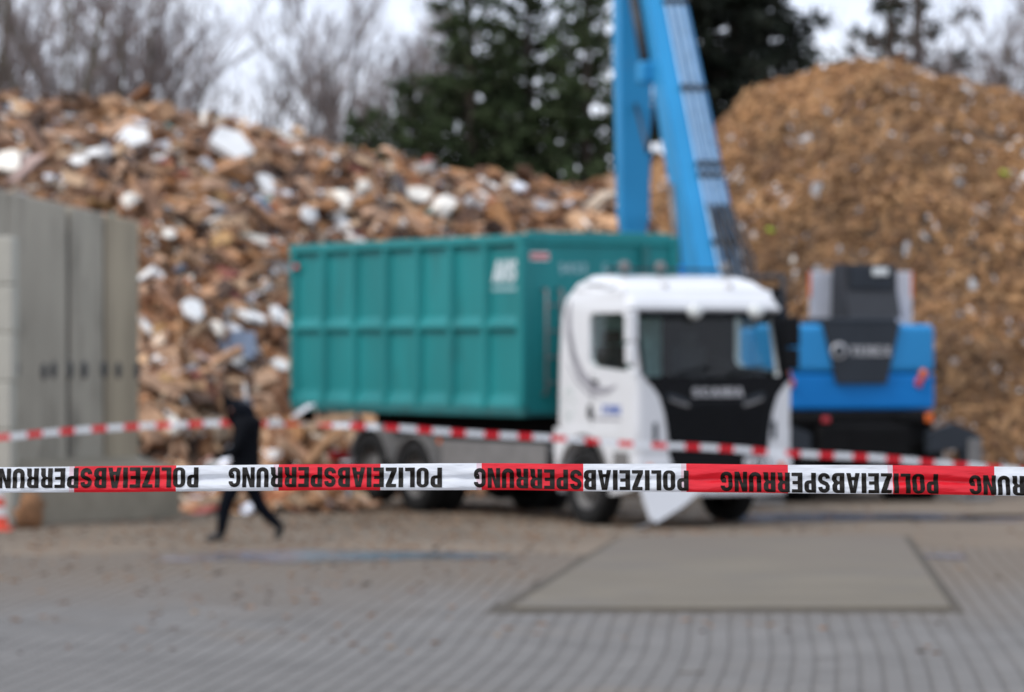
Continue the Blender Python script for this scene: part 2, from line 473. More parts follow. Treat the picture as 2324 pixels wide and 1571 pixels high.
for x, y, z in rest:
    b = len(vv); t = rnd.choice((0.94, 0.97, 0.99, 1.0, 1.02, 1.03, 1.06))
    for p in vs0: vv.append((p[0] * ca + p[1] * sa + x, -p[0] * sa + p[1] * ca + y, p[2] + z))
    for f in fs0: ff.append([q + b for q in f]); tt.append((0.154 * t, 0.148 * t, 0.140 * t))
me = bpy.data.meshes.new('paver_field'); me.from_pydata(vv, [], ff); me.materials.append(M['paver']); set_tint(me, tt)
tag(link('paver_field', me, yard), kind='stuff')
c = ground_at(1573, 1533)
m = MB(); m.bbox(c.x - .10, c.x + .09, c.y - .045, c.y + .045, .0, .0235, .004); m.build('open_joint', M['joint'], yard)

# the big concrete slab let into the paving, with a dirty joint around it
slab = tag(empty('concrete_slab'), kind='structure')
def shrink(q, s):
    c = sum(q, Vector()) / len(q)
    return [p + (c - p).normalized() * s for p in q]
quad = [fl, fr, br, bl]
sb = MB()
sb.prism([(p.x, p.y) for p in quad], [], lambda p, q, a: Vector((p, q, a)), -0.02, 0.022)
sb.build('joint_strip', M['joint'], slab)
inner = [fl + Vector((.22, .36, 0)), fr + Vector((-.08, .36, 0)), br + Vector((-.10, -.1, 0)), bl + Vector((.06, -.1, 0))]
bm = bmesh.new()
bv = [bm.verts.new((p.x, p.y, z)) for z in (-0.02, 0.045) for p in inner]
bm.faces.new(bv[:4][::-1]); bm.faces.new(bv[4:])
for i in range(4): bm.faces.new((bv[i], bv[(i + 1) % 4], bv[4 + (i + 1) % 4], bv[4 + i]))
bmesh.ops.bevel(bm, geom=[e for e in bm.edges if e.verts[0].co.z > 0 and e.verts[1].co.z > 0], offset=0.012, segments=2, affect='EDGES')
sb = MB(); sb.addbm(bm); sb.build('slab_top', M['slab'], slab)

def puddle(xd, yd, rx, ry, z, name, seed, dx=0.0):
    c = ground_at(xd, yd)
    n = 56
    r = random.Random(seed)
    ph = [r.uniform(0, 6.28) for _ in range(4)]
    m = MB(); vs = [(c.x, c.y, z)]
    for k in range(n):
        a = 2 * PI * k / n
        w = 1 + 0.16 * math.sin(3 * a + ph[0]) + 0.11 * math.sin(5 * a + ph[1]) + 0.07 * math.sin(9 * a + ph[2]) + 0.05 * math.sin(14 * a + ph[3])
        vs.append((c.x + rx * w * math.cos(a) + dx * math.sin(a), c.y + ry * w * math.sin(a), z))
    m.add(vs, [(0, k + 1, (k + 1) % n + 1) for k in range(n)])
    return tag(m.build(name, M['water']), kind='structure')
puddle(745, 1266, 1.35, 1.05, 0.026, 'puddle', 1)
puddle(1060, 1268, 0.42, 0.45, 0.026, 'puddle', 2)
puddle(430, 1274, 0.40, 0.4, 0.026, 'puddle', 3)
puddle(1990, 1174, 2.3, 1.0, 0.006, 'puddle', 4, 0.3)
puddle(2330, 1178, 1.7, 0.95, 0.006, 'puddle', 5)
puddle(2150, 1268, 0.22, 0.45, 0.026, 'puddle', 6)

# ------------------------------------------------------------------ concrete wall on the left, block stack, cone
A = Vector((-6.74, 51.3, 0)); B = Vector((-5.18, 53.3, 0))
wd = (B - A).normalized(); wnrm = Vector((wd.y, -wd.x, 0))      # towards the viewer
W_ROT = math.atan2(wd.y, wd.x)
wall = empty('concrete_retaining_wall', A, W_ROT)
tag(wall, 'weathered grey concrete retaining wall of upright slabs holding back the waste wood', 'wall')
L = (B - A).length
def wall_top(u): return 4.42 - 0.34 * u / L
splits = [(-0.9, 0.0, 'concrete_a'), (0.0, 1.12, 'concrete_a'), (1.20, 1.85, 'concrete_a'), (1.885, L, 'concrete_b')]
for k, (u0, u1, mm) in enumerate(splits):
    bm = bmesh.new()
    o = 0.012 * (k % 2)
    c = [bm.verts.new((u, y, z)) for y in (0 - o, 0.28) for (u, z) in ((u0, 0.3), (u1, 0.3), (u1, wall_top(u1)), (u0, wall_top(u0)))]
    bm.faces.new(c[:4]); bm.faces.new(c[4:][::-1])
    for i in range(4): bm.faces.new((c[i], c[4 + i], c[4 + (i + 1) % 4], c[(i + 1) % 4]))
    bmesh.ops.bevel(bm, geom=bm.edges[:], offset=0.018, segments=1, affect='EDGES')
    m = MB(); m.addbm(bm); m.build('wall_panel', M[mm], wall)
m = MB(); m.box(-.85, L - .05, .05, .24, .4, 3.9); m.build('seam_shade_core', M['recess_shade'], wall)  # dark backing box added so the panel seams look shaded
toe = MB()
toe.prism([(0.05, 0.83), (-0.72, 0.68), (-0.78, 0.62), (-0.78, 0.0), (0.4, 0.0), (0.4, 0.83)], [], lambda p, q, a: Vector((a, p, q)), -0.9, L)
# a toe poking past the last slab
toe.build('plinth', M['concrete_c'], wall)
for xd in (35, 98, 119, 157, 190, 236, 266, 310):
    u = None
    for s in range(0, 200):
        p = A + wd * (L * s / 199)
        if 1162 + p.x / p.y * FK >= xd: u = L * s / 199; break
    if u is None: continue
    m = MB(); z = 2.02 + rnd.uniform(-.03, .03)
    m.lathe([(0.0, -0.012), (0.055, -0.012), (0.065, -0.006), (0.065, 0.05)], 12, 0, Matrix.Translation((u, -0.008, z)) @ Matrix.Rotation(PI / 2, 4, 'Z') @ Matrix.Diagonal((1, 1, 1.9, 1)))
    m.build('tie_hole_shade', M['recess_shade'], wall)  # dark disc on the face paints the shade of a hole
names = ['topmost', 'second from the top', 'third from the top', 'fourth from the top', 'fifth from the top', 'lowest']
for k in range(6):
    m = MB(); r = rnd.uniform(-.015, .015)
    m.bbox(-1.3, 0.0, 0, 0.63, 0.004, 0.622, 0.022)
    m.box(-0.95, -0.75, 0.2, 0.42, 0.622, 0.634)
    b = m.build('concrete_block', M['block'], None, (-6.48 + r, 49.75 + rnd.uniform(-.02, .02), 0.63 * (5 - k)), (0, 0, rnd.uniform(-.012, .012)))
    tag(b, 'beige concrete stacking block at the left edge, %s in its stack' % names[k], 'concrete block', 'beige blocks stacked beside the wall')

cone = empty('traffic_cone', ground_at(-6, 1204))
tag(cone, 'orange-red and white striped traffic cone standing at the foot of the block stack', 'traffic cone')
m = MB(); m.bbox(-.19, .19, -.19, .19, 0, .035, .012); m.build('base', M['cone_red'], cone)
zs = [(0.035, .145), (.18, .122), (.30, .102), (.42, .083), (.54, .063), (.75, .028)]
for k in range(5):
    m = MB(); (z0, r0), (z1, r1) = zs[k], zs[k + 1]
    m.lathe([(r0, z0), (r1, z1)], 24, 0, Matrix.Rotation(-PI / 2, 4, 'Y') @ Matrix.Diagonal((1, 1, 1, 1)))
    m.build('stripe_band', M['cone_red'] if k % 2 == 0 else M['cone_white'], cone)

lg = MB()
pts = [(0, 0, 0), (.03, .02, .15), (.02, .0, .30), (.05, .03, .44)]
lg.tube(pts, [.15, .17, .15, .12], 9)
lg.tube([(.05, 0, .2), (.2, .02, .33)], [.07, .05], 7)
lg.tube([(-.1, -.06, .0), (-.17, -.04, .26)], [.09, .06], 7)
stump = lg.build('wood_stump', M['rustwood'], None, ground_at(66, 1199) + Vector((0, 0.0, 0)), (0, 0, .4))
tag(stump, 'rusty brown wood stump standing against the foot of the concrete wall', 'wood stump')

# ------------------------------------------------------------------ piles
def lerp_tab(tab, x):
    if x <= tab[0][0]: return tab[0][1]
    for (a, b), (c, d) in zip(tab, tab[1:]):
        if x <= c: return b + (d - b) * (x - a) / (c - a)
    return tab[-1][1]
def fbm(x, y, s, o=3):
    v, a = 0.0, 1.0
    for k in range(o):
        v += a * noise.noise(Vector((x * s, y * s, 4.7 * k))); s *= 2.1; a *= 0.5
    return v

RIDGE_L = 70.0
prof_l = [(-400, 225), (0, 226), (150, 258), (250, 272), (330, 262), (430, 282), (550, 306), (700, 338), (850, 372), (1000, 405), (1150, 428), (1300, 436), (1400, 452), (1500, 560), (1600, 760), (1650, 1000)]
top_l = [((x - 1162) / FK * RIDGE_L, CAM_H + (785 - y) / FK * RIDGE_L) for x, y in prof_l]
def toe_l(x):
    if x < -4.8: return 54.6
    if x < -3.6: return 54.6 + 2.4 * (x + 4.8) / 1.2
    if x < -2.2: return 57.0 + 3.0 * (x + 3.6) / 1.4
    return 60.0
def h_left(x, d):
    zt, dt = lerp_tab(top_l, x), toe_l(x)
    t = (d - dt) / (RIDGE_L - dt)
    if t <= 0: b = -0.3 + 0.4 * max(-1, t * 4)
    elif t < 1: b = zt * (1.18 * t - 0.18 * t * t * t) if t < 1 else zt
    else: b = zt - (d - RIDGE_L) * 0.55
    e = max(0.0, min(1.0, t * 6 + 0.5)) if t < 1 else 1.0
    b += 0.55 * fbm(x, d, 0.65) * e * (0.35 if t > 0.85 else 1.0)
    hp = 1.25 * math.exp(-((x + 3.35) / 0.75) ** 2 - ((d - 55.1) / 0.75) ** 2) - 0.06
    return max(b, hp)
RIDGE_R = 78.0
prof_r = [(1050, 560), (1200, 500), (1330, 440), (1420, 390), (1480, 355), (1560, 325), (1640, 290), (1700, 222), (1800, 186), (1880, 152), (1950, 141), (2030, 150), (2150, 186), (2250, 215), (2324, 226), (2600, 260), (2900, 330)]
top_r = [((x - 1162) / FK * RIDGE_R, CAM_H + (785 - y) / FK * RIDGE_R) for x, y in prof_r]
def h_right(x, d):
    zt = lerp_tab(top_r, x)
    dt = 66.0 if x > 6 else 66.0 + 2.0 * min(1, (6 - x) / 3)
    t = (d - dt) / (RIDGE_R - dt)
    if t <= 0: b = -0.35 + 0.4 * max(-1, t * 4)
    elif t < 1: b = zt * (1.15 * t - 0.15 * t * t * t)
    else: b = zt - (d - RIDGE_R) * 0.6
    e = max(0.0, min(1.0, t * 6 + 0.5)) if t < 1 else 1.0
    return b + 0.95 * fbm(x + 30, d, 0.42, 4) * e * (0.25 if t > 0.85 else 1.0)

def mound(name, h, x0, x1, d0, d1, step, m_, parent):
    nx, nd = int((x1 - x0) / step), int((d1 - d0) / step)
    vs = []
    for j in range(nd + 1):
        for i in range(nx + 1):
            x, d = x0 + i * step, d0 + j * step
            vs.append((x, d, max(-0.05, h(x, d) + 0.05 * noise.noise(Vector((x * 4, d * 4, 1))))))
    fs = [(j * (nx + 1) + i, j * (nx + 1) + i + 1, (j + 1) * (nx + 1) + i + 1, (j + 1) * (nx + 1) + i) for j in range(nd) for i in range(nx)
          if max(vs[j * (nx + 1) + i][2], vs[(j + 1) * (nx + 1) + i + 1][2], vs[j * (nx + 1) + i + 1][2], vs[(j + 1) * (nx + 1) + i][2]) > -0.049]
    mb = MB(); mb.add(vs, fs, 0, True)
    return mb.build(name, m_, parent)

def slope_frame(h, x, d):
    e = 0.25
    n = Vector((-(h(x + e, d) - h(x - e, d)) / (2 * e), -(h(x, d + e) - h(x, d - e)) / (2 * e), 1)).normalized()
    u = n.cross(Vector((rnd.uniform(-1, 1), rnd.uniform(-1, 1), rnd.uniform(-.3, .3))))
    u.normalize()
    return Matrix((u, n.cross(u), n)).transposed()

# shared meshes of the pieces one can pick out
def plank_mesh(lx, ly, lz, r):
    vs = []
    for i, x in enumerate((-lx / 2, 0, lx / 2)):
        for (y, z) in ((-1, -1), (1, -1), (1, 1), (-1, 1)):
            j = 0.10 * lx if i != 1 else 0
            vs.append((x + r.uniform(-j, j), y * ly / 2 * r.uniform(.85, 1.1), z * lz / 2 + (0.04 * lx if i == 1 else 0)))
    fs = [(3, 2, 1, 0), (8, 9, 10, 11)]
    for s in (0, 4):
        for k in range(4): fs.append((s + k, s + (k + 1) % 4, s + 4 + (k + 1) % 4, s + 4 + k))
    me = bpy.data.meshes.new('plank'); me.from_pydata(vs, [], fs); me.materials.append(None)
    return me
def sheet_mesh(w, r, th=0.03):
    n = r.choice((5, 6, 7))
    o = [(w * r.uniform(.65, 1.1) * math.cos(2 * PI * k / n), w * r.uniform(.45, .9) * math.sin(2 * PI * k / n)) for k in range(n)]
    vs = [(x, y, -th + 0.12 * x * x / w) for x, y in o] + [(x, y, th + 0.12 * x * x / w) for x, y in o]
    fs = [list(range(n))[::-1], list(range(n, 2 * n))] + [(k, (k + 1) % n, n + (k + 1) % n, n + k) for k in range(n)]
    me = bpy.data.meshes.new('sheet'); me.from_pydata(vs, [], fs); me.materials.append(None)
    return me
def lump_mesh(w, r):
    bm = bmesh.new(); bmesh.ops.create_icosphere(bm, subdivisions=1, radius=w)
    for v in bm.verts:
        k = r.uniform(.65, 1.2); v.co = Vector((v.co.x * k * 1.25, v.co.y * k * .9, v.co.z * k * .6))
    me = bpy.data.meshes.new('lump'); bm.to_mesh(me); bm.free(); me.materials.append(None)
    return me
r2 = random.Random(3)
planks = [plank_mesh(r2.uniform(.6, 1.5), r2.uniform(.08, .2), r2.uniform(.03, .08), r2) for _ in range(10)]
sheets = [sheet_mesh(r2.uniform(.2, .42), r2) for _ in range(9)]
lumps = [lump_mesh(r2.uniform(.12, .22), r2) for _ in range(6)]
WOODS = [(0.318, 0.162, 0.076), (0.233, 0.113, 0.052), (0.159, 0.076, 0.037), (0.424, 0.235, 0.126), (0.201, 0.090, 0.039), (0.080, 0.041, 0.023), (0.445, 0.260, 0.140),
         (0.286, 0.157, 0.093), (0.350, 0.171, 0.070), (0.498, 0.338, 0.209), (0.117, 0.057, 0.032), (0.392, 0.245, 0.158), (0.058, 0.033, 0.022), (0.466, 0.294, 0.186)]
ODDS = [(0.42, 0.30, 0.26), (0.30, 0.29, 0.28), (0.36, 0.14, 0.065), (0.36, 0.21, 0.08), (0.16, 0.20, 0.27), (0.09, 0.08, 0.08), (0.30, 0.09, 0.07), (0.12, 0.22, 0.20), (0.42, 0.42, 0.42)]
WHITES = [(0.72, 0.72, 0.70), (0.66, 0.68, 0.72), (0.74, 0.70, 0.62), (0.60, 0.58, 0.56)]
wood_m = [mat('waste_wood', c, 0.85, 0.25, 6, stretch=(1, 5, 5)) for c in WOODS]
light_m = [wood_m[i] for i in (3, 6, 9, 0, 11, 13, 8, 7)]
odd_m = [mat('waste_coloured', c, 0.7, 0.2, 5) for c in ODDS]
white_m = [mat('waste_white', c, 0.6, 0.06, 5) for c in WHITES]

def put(name, me, parent, m_, loc, rot):
    o = link(name, me, parent, loc, rot)
    o.material_slots[0].link = 'OBJECT'; o.material_slots[0].material = m_
    return o

def visible_spot(h, x0, x1, dlo, dhi):
    for _ in range(50):
        xx, d = rnd.uniform(x0, x1), rnd.uniform(dlo, dhi)
        z = h(xx, d)
        if z > 0.02: return xx, d, z
    return xx, d, z

def debris_field(name, h, x0, x1, d0, d1, count, size, palette, parent, lift=0.02, aspect=(1.5, 5), fade=0.0):
    vs, fs, ts = [], [], []
    r = rnd
    zmax = 7.0
    for _ in range(count):
        x, d, z = visible_spot(h, x0, x1, d0, d1)
        fr_ = slope_frame(h, x, d) @ Matrix.Rotation(r.uniform(-.7, .7), 3, 'X') @ Matrix.Rotation(r.uniform(-.6, .6), 3, 'Y')
        s = size * r.choice((.6, .8, 1, 1, 1.3, 1.8))
        a = r.uniform(*aspect)
        ex, ey, ez = s * a / 2, s / 2 * r.uniform(.6, 1.2), s * r.uniform(.10, .35)
        b = len(vs)
        c = Vector((x, d, z + lift + r.uniform(-.5, 1) * s * .35))
        for sx, sy, sz in ((-1, -1, -1), (1, -1, -1), (1, 1, -1), (-1, 1, -1), (-1, -1, 1), (1, -1, 1), (1, 1, 1), (-1, 1, 1)):
            vs.append(tuple(c + fr_ @ Vector((sx * ex * r.uniform(.75, 1.1), sy * ey * r.uniform(.6, 1.1), sz * ez))))
        col = r.choice(palette)
        k = r.uniform(.7, 1.2) * (1.0 + .5 * noise.noise(Vector((x * .55, d * .55, 2.0))) + .45 * noise.noise(Vector((x * .2, d * .25, 7.0)))) * (1.0 + .42 * (fade > 0) - fade * min(1.0, z / zmax))  # broad noise paints patches of darker shading into the heap colour
        for q in ((3, 2, 1, 0), (4, 5, 6, 7), (0, 1, 5, 4), (1, 2, 6, 5), (2, 3, 7, 6), (3, 0, 4, 7)):
            fs.append([b + i for i in q]); ts.append((col[0] * k, col[1] * k, col[2] * k))
    me = bpy.data.meshes.new(name); me.from_pydata(vs, [], fs); me.materials.append(M['debris']); set_tint(me, ts)
    return tag(link(name, me, parent), kind='stuff')

pile_l = empty('waste_wood_pile', (0, 0, 0))
tag(pile_l, 'long heap of broken waste wood with white scraps behind the teal container', 'wood pile')
mound('mound', h_left, -13, 4.6, 53.5, 80, 0.33, M['mound_wood'], pile_l)
def place(name, meshes, mats_, n, h, x0, x1, d0, d1, parent, tilt, lift, sc=(0.8, 1.25)):
    for _ in range(n):
        x, d, z = visible_spot(h, x0, x1, d0, d1)
        if mats_ is white_m and x < -3 and d < 60 and z < 1.8 and x > -4.6: continue
        fr_ = slope_frame(h, x, d) @ Matrix.Rotation(rnd.uniform(-tilt, tilt), 3, 'X') @ Matrix.Rotation(rnd.uniform(-tilt, tilt), 3, 'Y')
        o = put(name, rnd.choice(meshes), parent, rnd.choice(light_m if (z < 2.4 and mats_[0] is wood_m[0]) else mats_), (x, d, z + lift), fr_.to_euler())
        s = rnd.uniform(*sc); o.scale = (s, s, s)
XL0, XL1, DL0, DL1 = -10.0, 2.4, 54.0, 70.6
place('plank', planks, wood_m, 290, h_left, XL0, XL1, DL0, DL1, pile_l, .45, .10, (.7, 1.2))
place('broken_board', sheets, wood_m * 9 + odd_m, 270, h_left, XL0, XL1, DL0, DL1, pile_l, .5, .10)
place('white_scrap', sheets, white_m, 26, h_left, XL0, XL1, DL0, DL1, pile_l, .4, .14, (.45, .9))
place('foam_lump', lumps, white_m, 85, h_left, XL0, XL1, DL0, DL1, pile_l, .5, .14, (.4, .8))
place('white_scrap', sheets, white_m, 14, h_left, -6.5, 0.5, 60, 69, pile_l, .3, .16, (.6, 1.2))
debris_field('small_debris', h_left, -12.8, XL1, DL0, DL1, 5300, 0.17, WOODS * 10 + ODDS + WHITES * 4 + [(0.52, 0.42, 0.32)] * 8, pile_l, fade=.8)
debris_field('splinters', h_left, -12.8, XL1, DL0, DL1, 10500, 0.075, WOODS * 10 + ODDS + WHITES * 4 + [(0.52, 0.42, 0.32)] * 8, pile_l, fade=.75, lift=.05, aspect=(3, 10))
# the pieces that stand out: big white plate shards and a long upright batten
def on_left(xd, yd):
    d = 54.0
    while d < 71:
        p = at(xd, yd, d)
        if h_left(p.x, d) >= p.z: return p
        d += 0.05
    return at(xd, yd, 70)
for xd, yd, w, kind in ((525, 360, 1.45, 0), (312, 345, 1.0, 0), (205, 392, .9, 0), (300, 484, .75, 1), (780, 478, 1.0, 1), (700, 520, .9, 1), (640, 860, .45, 0), (1010, 495, 1.0, 1), (830, 452, .7, 1),
                       (440, 735, .75, 0), (500, 778, .7, 1), (390, 565, .6, 1), (575, 752, .9, 0), (20, 402, .7, 0), (400, 1000, .75, 1), (630, 745, .6, 1), (1180, 455, .7, 0), (950, 470, .6, 0)):
    p = on_left(xd, yd)
    fr_ = slope_frame(h_left, p.x, p.y) @ Matrix.Rotation(rnd.uniform(-.3, .3), 3, 'X')
    o = put('white_scrap' if kind == 0 else 'foam_lump', rnd.choice(sheets if kind == 0 else lumps), pile_l, white_m[rnd.randrange(3)], p + Vector((0, -.35, .22)), fr_.to_euler())
    s = w * (1.45 if kind == 0 else 1.7); o.scale = (s, s, s)
for (x0, y0, x1, y1, c) in ((412, 430, 432, 610, 3), (700, 330, 760, 372, 0), (330, 275, 390, 250, 6), (370, 640, 470, 700, 1), (690, 1075, 800, 975, 6), (700, 990, 815, 955, 9), (740, 1010, 825, 985, 0), (440, 880, 560, 800, 3)):
    if y0 > 940: p, q = at(x0, y0, 54.6), at(x1, y1, 54.4)
    else: p, q = on_left(x0, y0), on_left(x1, y1)
    p = p + Vector((0, -.25, .1)); q = q + Vector((0, -.25, .1))
    v = q - p
    o = put('plank', planks[rnd.randrange(10)], pile_l, wood_m[c], (p + q) / 2, v.to_track_quat('X', 'Z').to_euler())
    k = v.length / max(a.co.x for a in o.data.vertices) / 2
    o.scale = (k, 1.1, 1.4)
for xd, yd, c, w in ((400, 410, 2, 1.3), (505, 560, 3, 1.2), (535, 800, 4, 1.7), (505, 460, 3, 1.1), (740, 575, 3, .9), (380, 875, 3, 1.0), (465, 828, 0, .8)):
    p = on_left(xd, yd)
    o = put('broken_board', rnd.choice(sheets), pile_l, odd_m[c], p + Vector((0, -.15, .1)), (slope_frame(h_left, p.x, p.y)).to_euler())
    o.scale = (w * .8,) * 3

pile_r = empty('wood_chip_pile', (0, 0, 0))
tag(pile_r, 'tall rounded mound of brown shredded wood chips behind the blue machine', 'wood pile')
mound('mound', h_right, -3.0, 20, 65, 90, 0.33, M['mound_chip'], pile_r)
CHIPS = [(0.311, 0.170, 0.072), (0.254, 0.132, 0.054), (0.195, 0.100, 0.039), (0.357, 0.201, 0.089), (0.150, 0.073, 0.031), (0.289, 0.150, 0.063)]
chip_m = [mat('wood_chip', c, 0.9, 0.2, 6) for c in CHIPS]
place('wood_piece', planks[:5] + sheets[:3], chip_m, 200, h_right, 1.0, 12.5, 66.5, 78.4, pile_r, .6, .05, (.28, .55))
place('pale_piece', lumps, white_m, 55, h_right, 2.0, 12.5, 67, 78, pile_r, .6, .06, (.28, .55))
place('coloured_piece', lumps, odd_m[:4], 18, h_right, 3, 12.5, 67, 78, pile_r, .6, .06, (.3, .55))
debris_field('wood_chips', h_right, 0.5, 17.5, 66.2, 79.0, 40000, 0.085, CHIPS * 8 + [(0.46, 0.40, 0.36), (0.50, 0.50, 0.50)], pile_r, 0.01, (1.2, 3))
lime = mat('lime_plastic', (0.45, 0.58, 0.05), 0.6, 0.1, 5)
def on_right(xd, yd):
    d = 65.5
    while d < 79:
        p = at(xd, yd, d)
        if h_right(p.x, d) >= p.z: return p
        d += 0.05
    return at(xd, yd, 78)
for xd, yd in ((2279, 405), (1750, 535)):
    p = on_right(xd, yd)
    o = put('coloured_piece', lumps[0], pile_r, lime, p + Vector((0, -.1, .1)), (0.3, .2, 1.0)); o.scale = (.8,) * 3

# ------------------------------------------------------------------ trees
def bare_tree_meshes(seed, h, stems, spread, bark, depth=4, twigs=3):
    r = random.Random(seed)
    trunk, crown = MB(), MB()
    def grow(p, d, length, rad, lev):
        n = 3 if lev < 2 else 2
        pts, rr = [p.copy()], [rad]
        q, dd = p.copy(), d.copy()
        for k in range(n):
            dd = (dd + Vector((r.uniform(-.16, .16), r.uniform(-.16, .16), r.uniform(.02, .16)))).normalized()
            q = q + dd * length / n
            pts.append(q.copy()); rr.append(rad * (1 - .5 * (k + 1) / n))
        if lev <= 1: trunk.tube(pts, rr, 6 if lev == 0 else 5, cap=False)
        else: crown.tube(pts, rr, 3, cap=False, smooth=False)
        if lev < depth:
            kids = (7, 6, 5, twigs, 3)[lev]
            for k in range(kids):
                t = r.uniform(.25 if lev == 0 else .12, 1.0)
                i = min(n - 1, int(t * n)); f = t * n - i
                b = pts[i].lerp(pts[i + 1], f)
                ax = Vector((r.uniform(-1, 1), r.uniform(-1, 1), r.uniform(-.25, .45)))
                nd = (dd * 1.0 + ax.normalized() * r.uniform(.45, .85)).normalized()
                grow(b, nd, length * r.uniform(.38, .62), max(0.013, rad * (1 - .5 * t) * .5), lev + 1)
    for s in range(stems):
        a = 2 * PI * s / stems + r.uniform(-.4, .4)
        d = Vector((math.cos(a) * spread * r.uniform(.5, 1.2), math.sin(a) * spread * r.uniform(.5, 1.2), 1)).normalized()
        grow(Vector((math.cos(a) * .15, math.sin(a) * .15, -0.1)), d, h * r.uniform(.55, .72), .10 + .012 * h * r.uniform(.4, .8), 0)
    return trunk.mesh('trunk', M[bark]), crown.mesh('crown', M['twig'])

def tree(name, label, cat, group, loc, rz, meshes, scale=1.0):
    e = empty(name, loc, rz); tag(e, label, cat, group)
    e.scale = (scale,) * 3
    link('trunk', meshes[0], e); link('crown', meshes[1], e)
    return e
fan = bare_tree_meshes(11, 13, 6, .30, 'bark_olive', 4, 2)
single = bare_tree_meshes(23, 14, 1, .05, 'bark_grey', 4, 5)
lean = bare_tree_meshes(35, 12, 2, .45, 'bark_grey', 4, 7)
GB = 'leafless trees behind the piles'
def tloc(xd, d): return ((xd - 1162) / FK * d, d, 0)
tree('bare_tree', 'leafless many-stemmed tree with olive trunks fanning out above the waste wood, left of all others', 'tree', GB, tloc(150, 88), 0.3, fan)
tree('bare_tree', 'leafless tree with one dark upright trunk beside the fan of olive stems', 'tree', GB, tloc(352, 90), 1.2, single, 1.0)
tree('bare_tree', 'leafless tree leaning to the right, between the dark upright trunk and the pale sky gap', 'tree', GB, tloc(470, 92), 0.2, lean, 1.0)
tree('bare_tree', 'hazy leafless thicket tree just left of the pale sky gap', 'tree', GB, tloc(590, 98), 2.2, fan, .80)
tree('bare_tree', 'hazy leafless tree whose twigs rise directly behind the leftmost low pine', 'tree', GB, tloc(945, 100), 2.9, single, 1.05)
tree('bare_tree', 'leafless tree cut off by the left edge of the picture', 'tree', GB, tloc(-40, 92), 4.0, fan, .95)
tree('bare_tree', 'low leafless tree in the dip below the pale sky gap', 'tree', GB, tloc(700, 100), 5.0, lean, .62)
tree('bare_tree', 'leafless tree behind the chip mound, between the two sparse pines and the right edge', 'tree', GB, tloc(2215, 100), 1.0, fan, .88)
tree('bare_tree', 'leafless tree cut off by the right edge above the chip mound', 'tree', GB, tloc(2335, 98), 3.3, fan, .88)
tree('bare_tree', 'small leafless tree in the open sky between the dark spruce and the sparse pine', 'tree', GB, tloc(1870, 108), 0.8, lean, .74)

def conifer_meshes(seed, h, rad, base, dens, whorl, droop, col, clump=0.34, gap=0.0):
    r = random.Random(seed)
    tr = MB()
    vs, fs, ts = [], [], []
    top = Vector((r.uniform(-.2, .2), r.uniform(-.2, .2), h))
    tr.tube([(0, 0, -.1), (top.x * .3, top.y * .3, h * .4), (top.x * .7, top.y * .7, h * .75), top], [h * .014 + .05, h * .011 + .03, h * .006 + .02, .015], 7, cap=False)
    z = base
    while z < h - .15:
        t = (z - base) / (h - base)
        R_ = rad * (1 - t) ** 0.75 * (0.35 + 0.65 * min(1, (t + .08) / .22)) + .12
        nb = max(3, int(whorl * (1 - .4 * t)))
        for k in range(nb):
            if r.random() < gap: continue
            a = r.uniform(0, 2 * PI)
            ln = R_ * r.uniform(.55, 1.25)
            b = Vector((top.x * z / h, top.y * z / h, z + r.uniform(-.15, .15)))
            e = b + Vector((math.cos(a) * ln, math.sin(a) * ln, ln * r.uniform(droop - .15, droop + .2)))
            mid = b.lerp(e, .5) + Vector((0, 0, -.06 * ln))
            tr.tube([b, mid, e], [.03, .02, .008], 4, cap=False, smooth=False)
            nc = max(2, int(ln / .22 * dens))
            for c in range(nc):
                f = r.uniform(.18, 1.05)
                p = (b.lerp(mid, f * 2) if f < .5 else mid.lerp(e, f * 2 - 1)) + Vector((r.gauss(0, .09), r.gauss(0, .09), r.gauss(0, .08)))
                sh = r.uniform(.6, 1.45)
                cc = (col[0] * sh, col[1] * sh * r.uniform(.92, 1.08), col[2] * sh)
                for q in range(5):
                    d = Vector((r.gauss(math.cos(a) * .6, .7), r.gauss(math.sin(a) * .6, .7), r.gauss(.25, .6))).normalized()
                    s = d.cross(Vector((r.uniform(-1, 1), r.uniform(-1, 1), r.uniform(-1, 1)))).normalized()
                    l_, w_ = clump * r.uniform(.6, 1.2), clump * .16
                    i = len(vs)
                    vs.extend([tuple(p - s * w_), tuple(p + s * w_), tuple(p + d * l_ + s * w_ * .5), tuple(p + d * l_ - s * w_ * .5)])
                    fs.append((i, i + 1, i + 2, i + 3)); ts.append(cc)
        z += r.uniform(.22, .36)
    me = bpy.data.meshes.new('crown'); me.from_pydata(vs, [], fs); me.materials.append(M['needle']); set_tint(me, ts)
    return tr.mesh('trunk', M['bark_pine']), me
PINE = (0.044, 0.062, 0.026)
SPRUCE = (0.022, 0.027, 0.019)
pa = conifer_meshes(51, 10.0, 2.3, 2.2, 2.0, 8, .28, PINE, .28, .10)
pb = conifer_meshes(52, 11.4, 2.4, 2.2, 1.8, 8, .32, PINE, .28, .14)
sp = conifer_meshes(53, 19.0, 2.9, 2.5, 1.25, 11, -.12, SPRUCE, .42, 0.0)
sparse = conifer_meshes(54, 14.5, 2.3, 6.0, .8, 4, .12, (0.030, 0.034, 0.020), .36, .35)
GP = 'young pines behind the waste wood'
tree('pine_tree', 'lowest pine at the left end of the dark green row', 'tree', GP, tloc(842, 84), .4, pa, .75)
tree('pine_tree', 'second pine from the left in the dark green row, in front of bare twigs', 'tree', GP, tloc(935, 86), 1.9, pa, .84)
tree('pine_tree', 'tall pointed pine in the middle of the dark green row', 'tree', GP, tloc(1080, 87), 3.0, pb, .98)
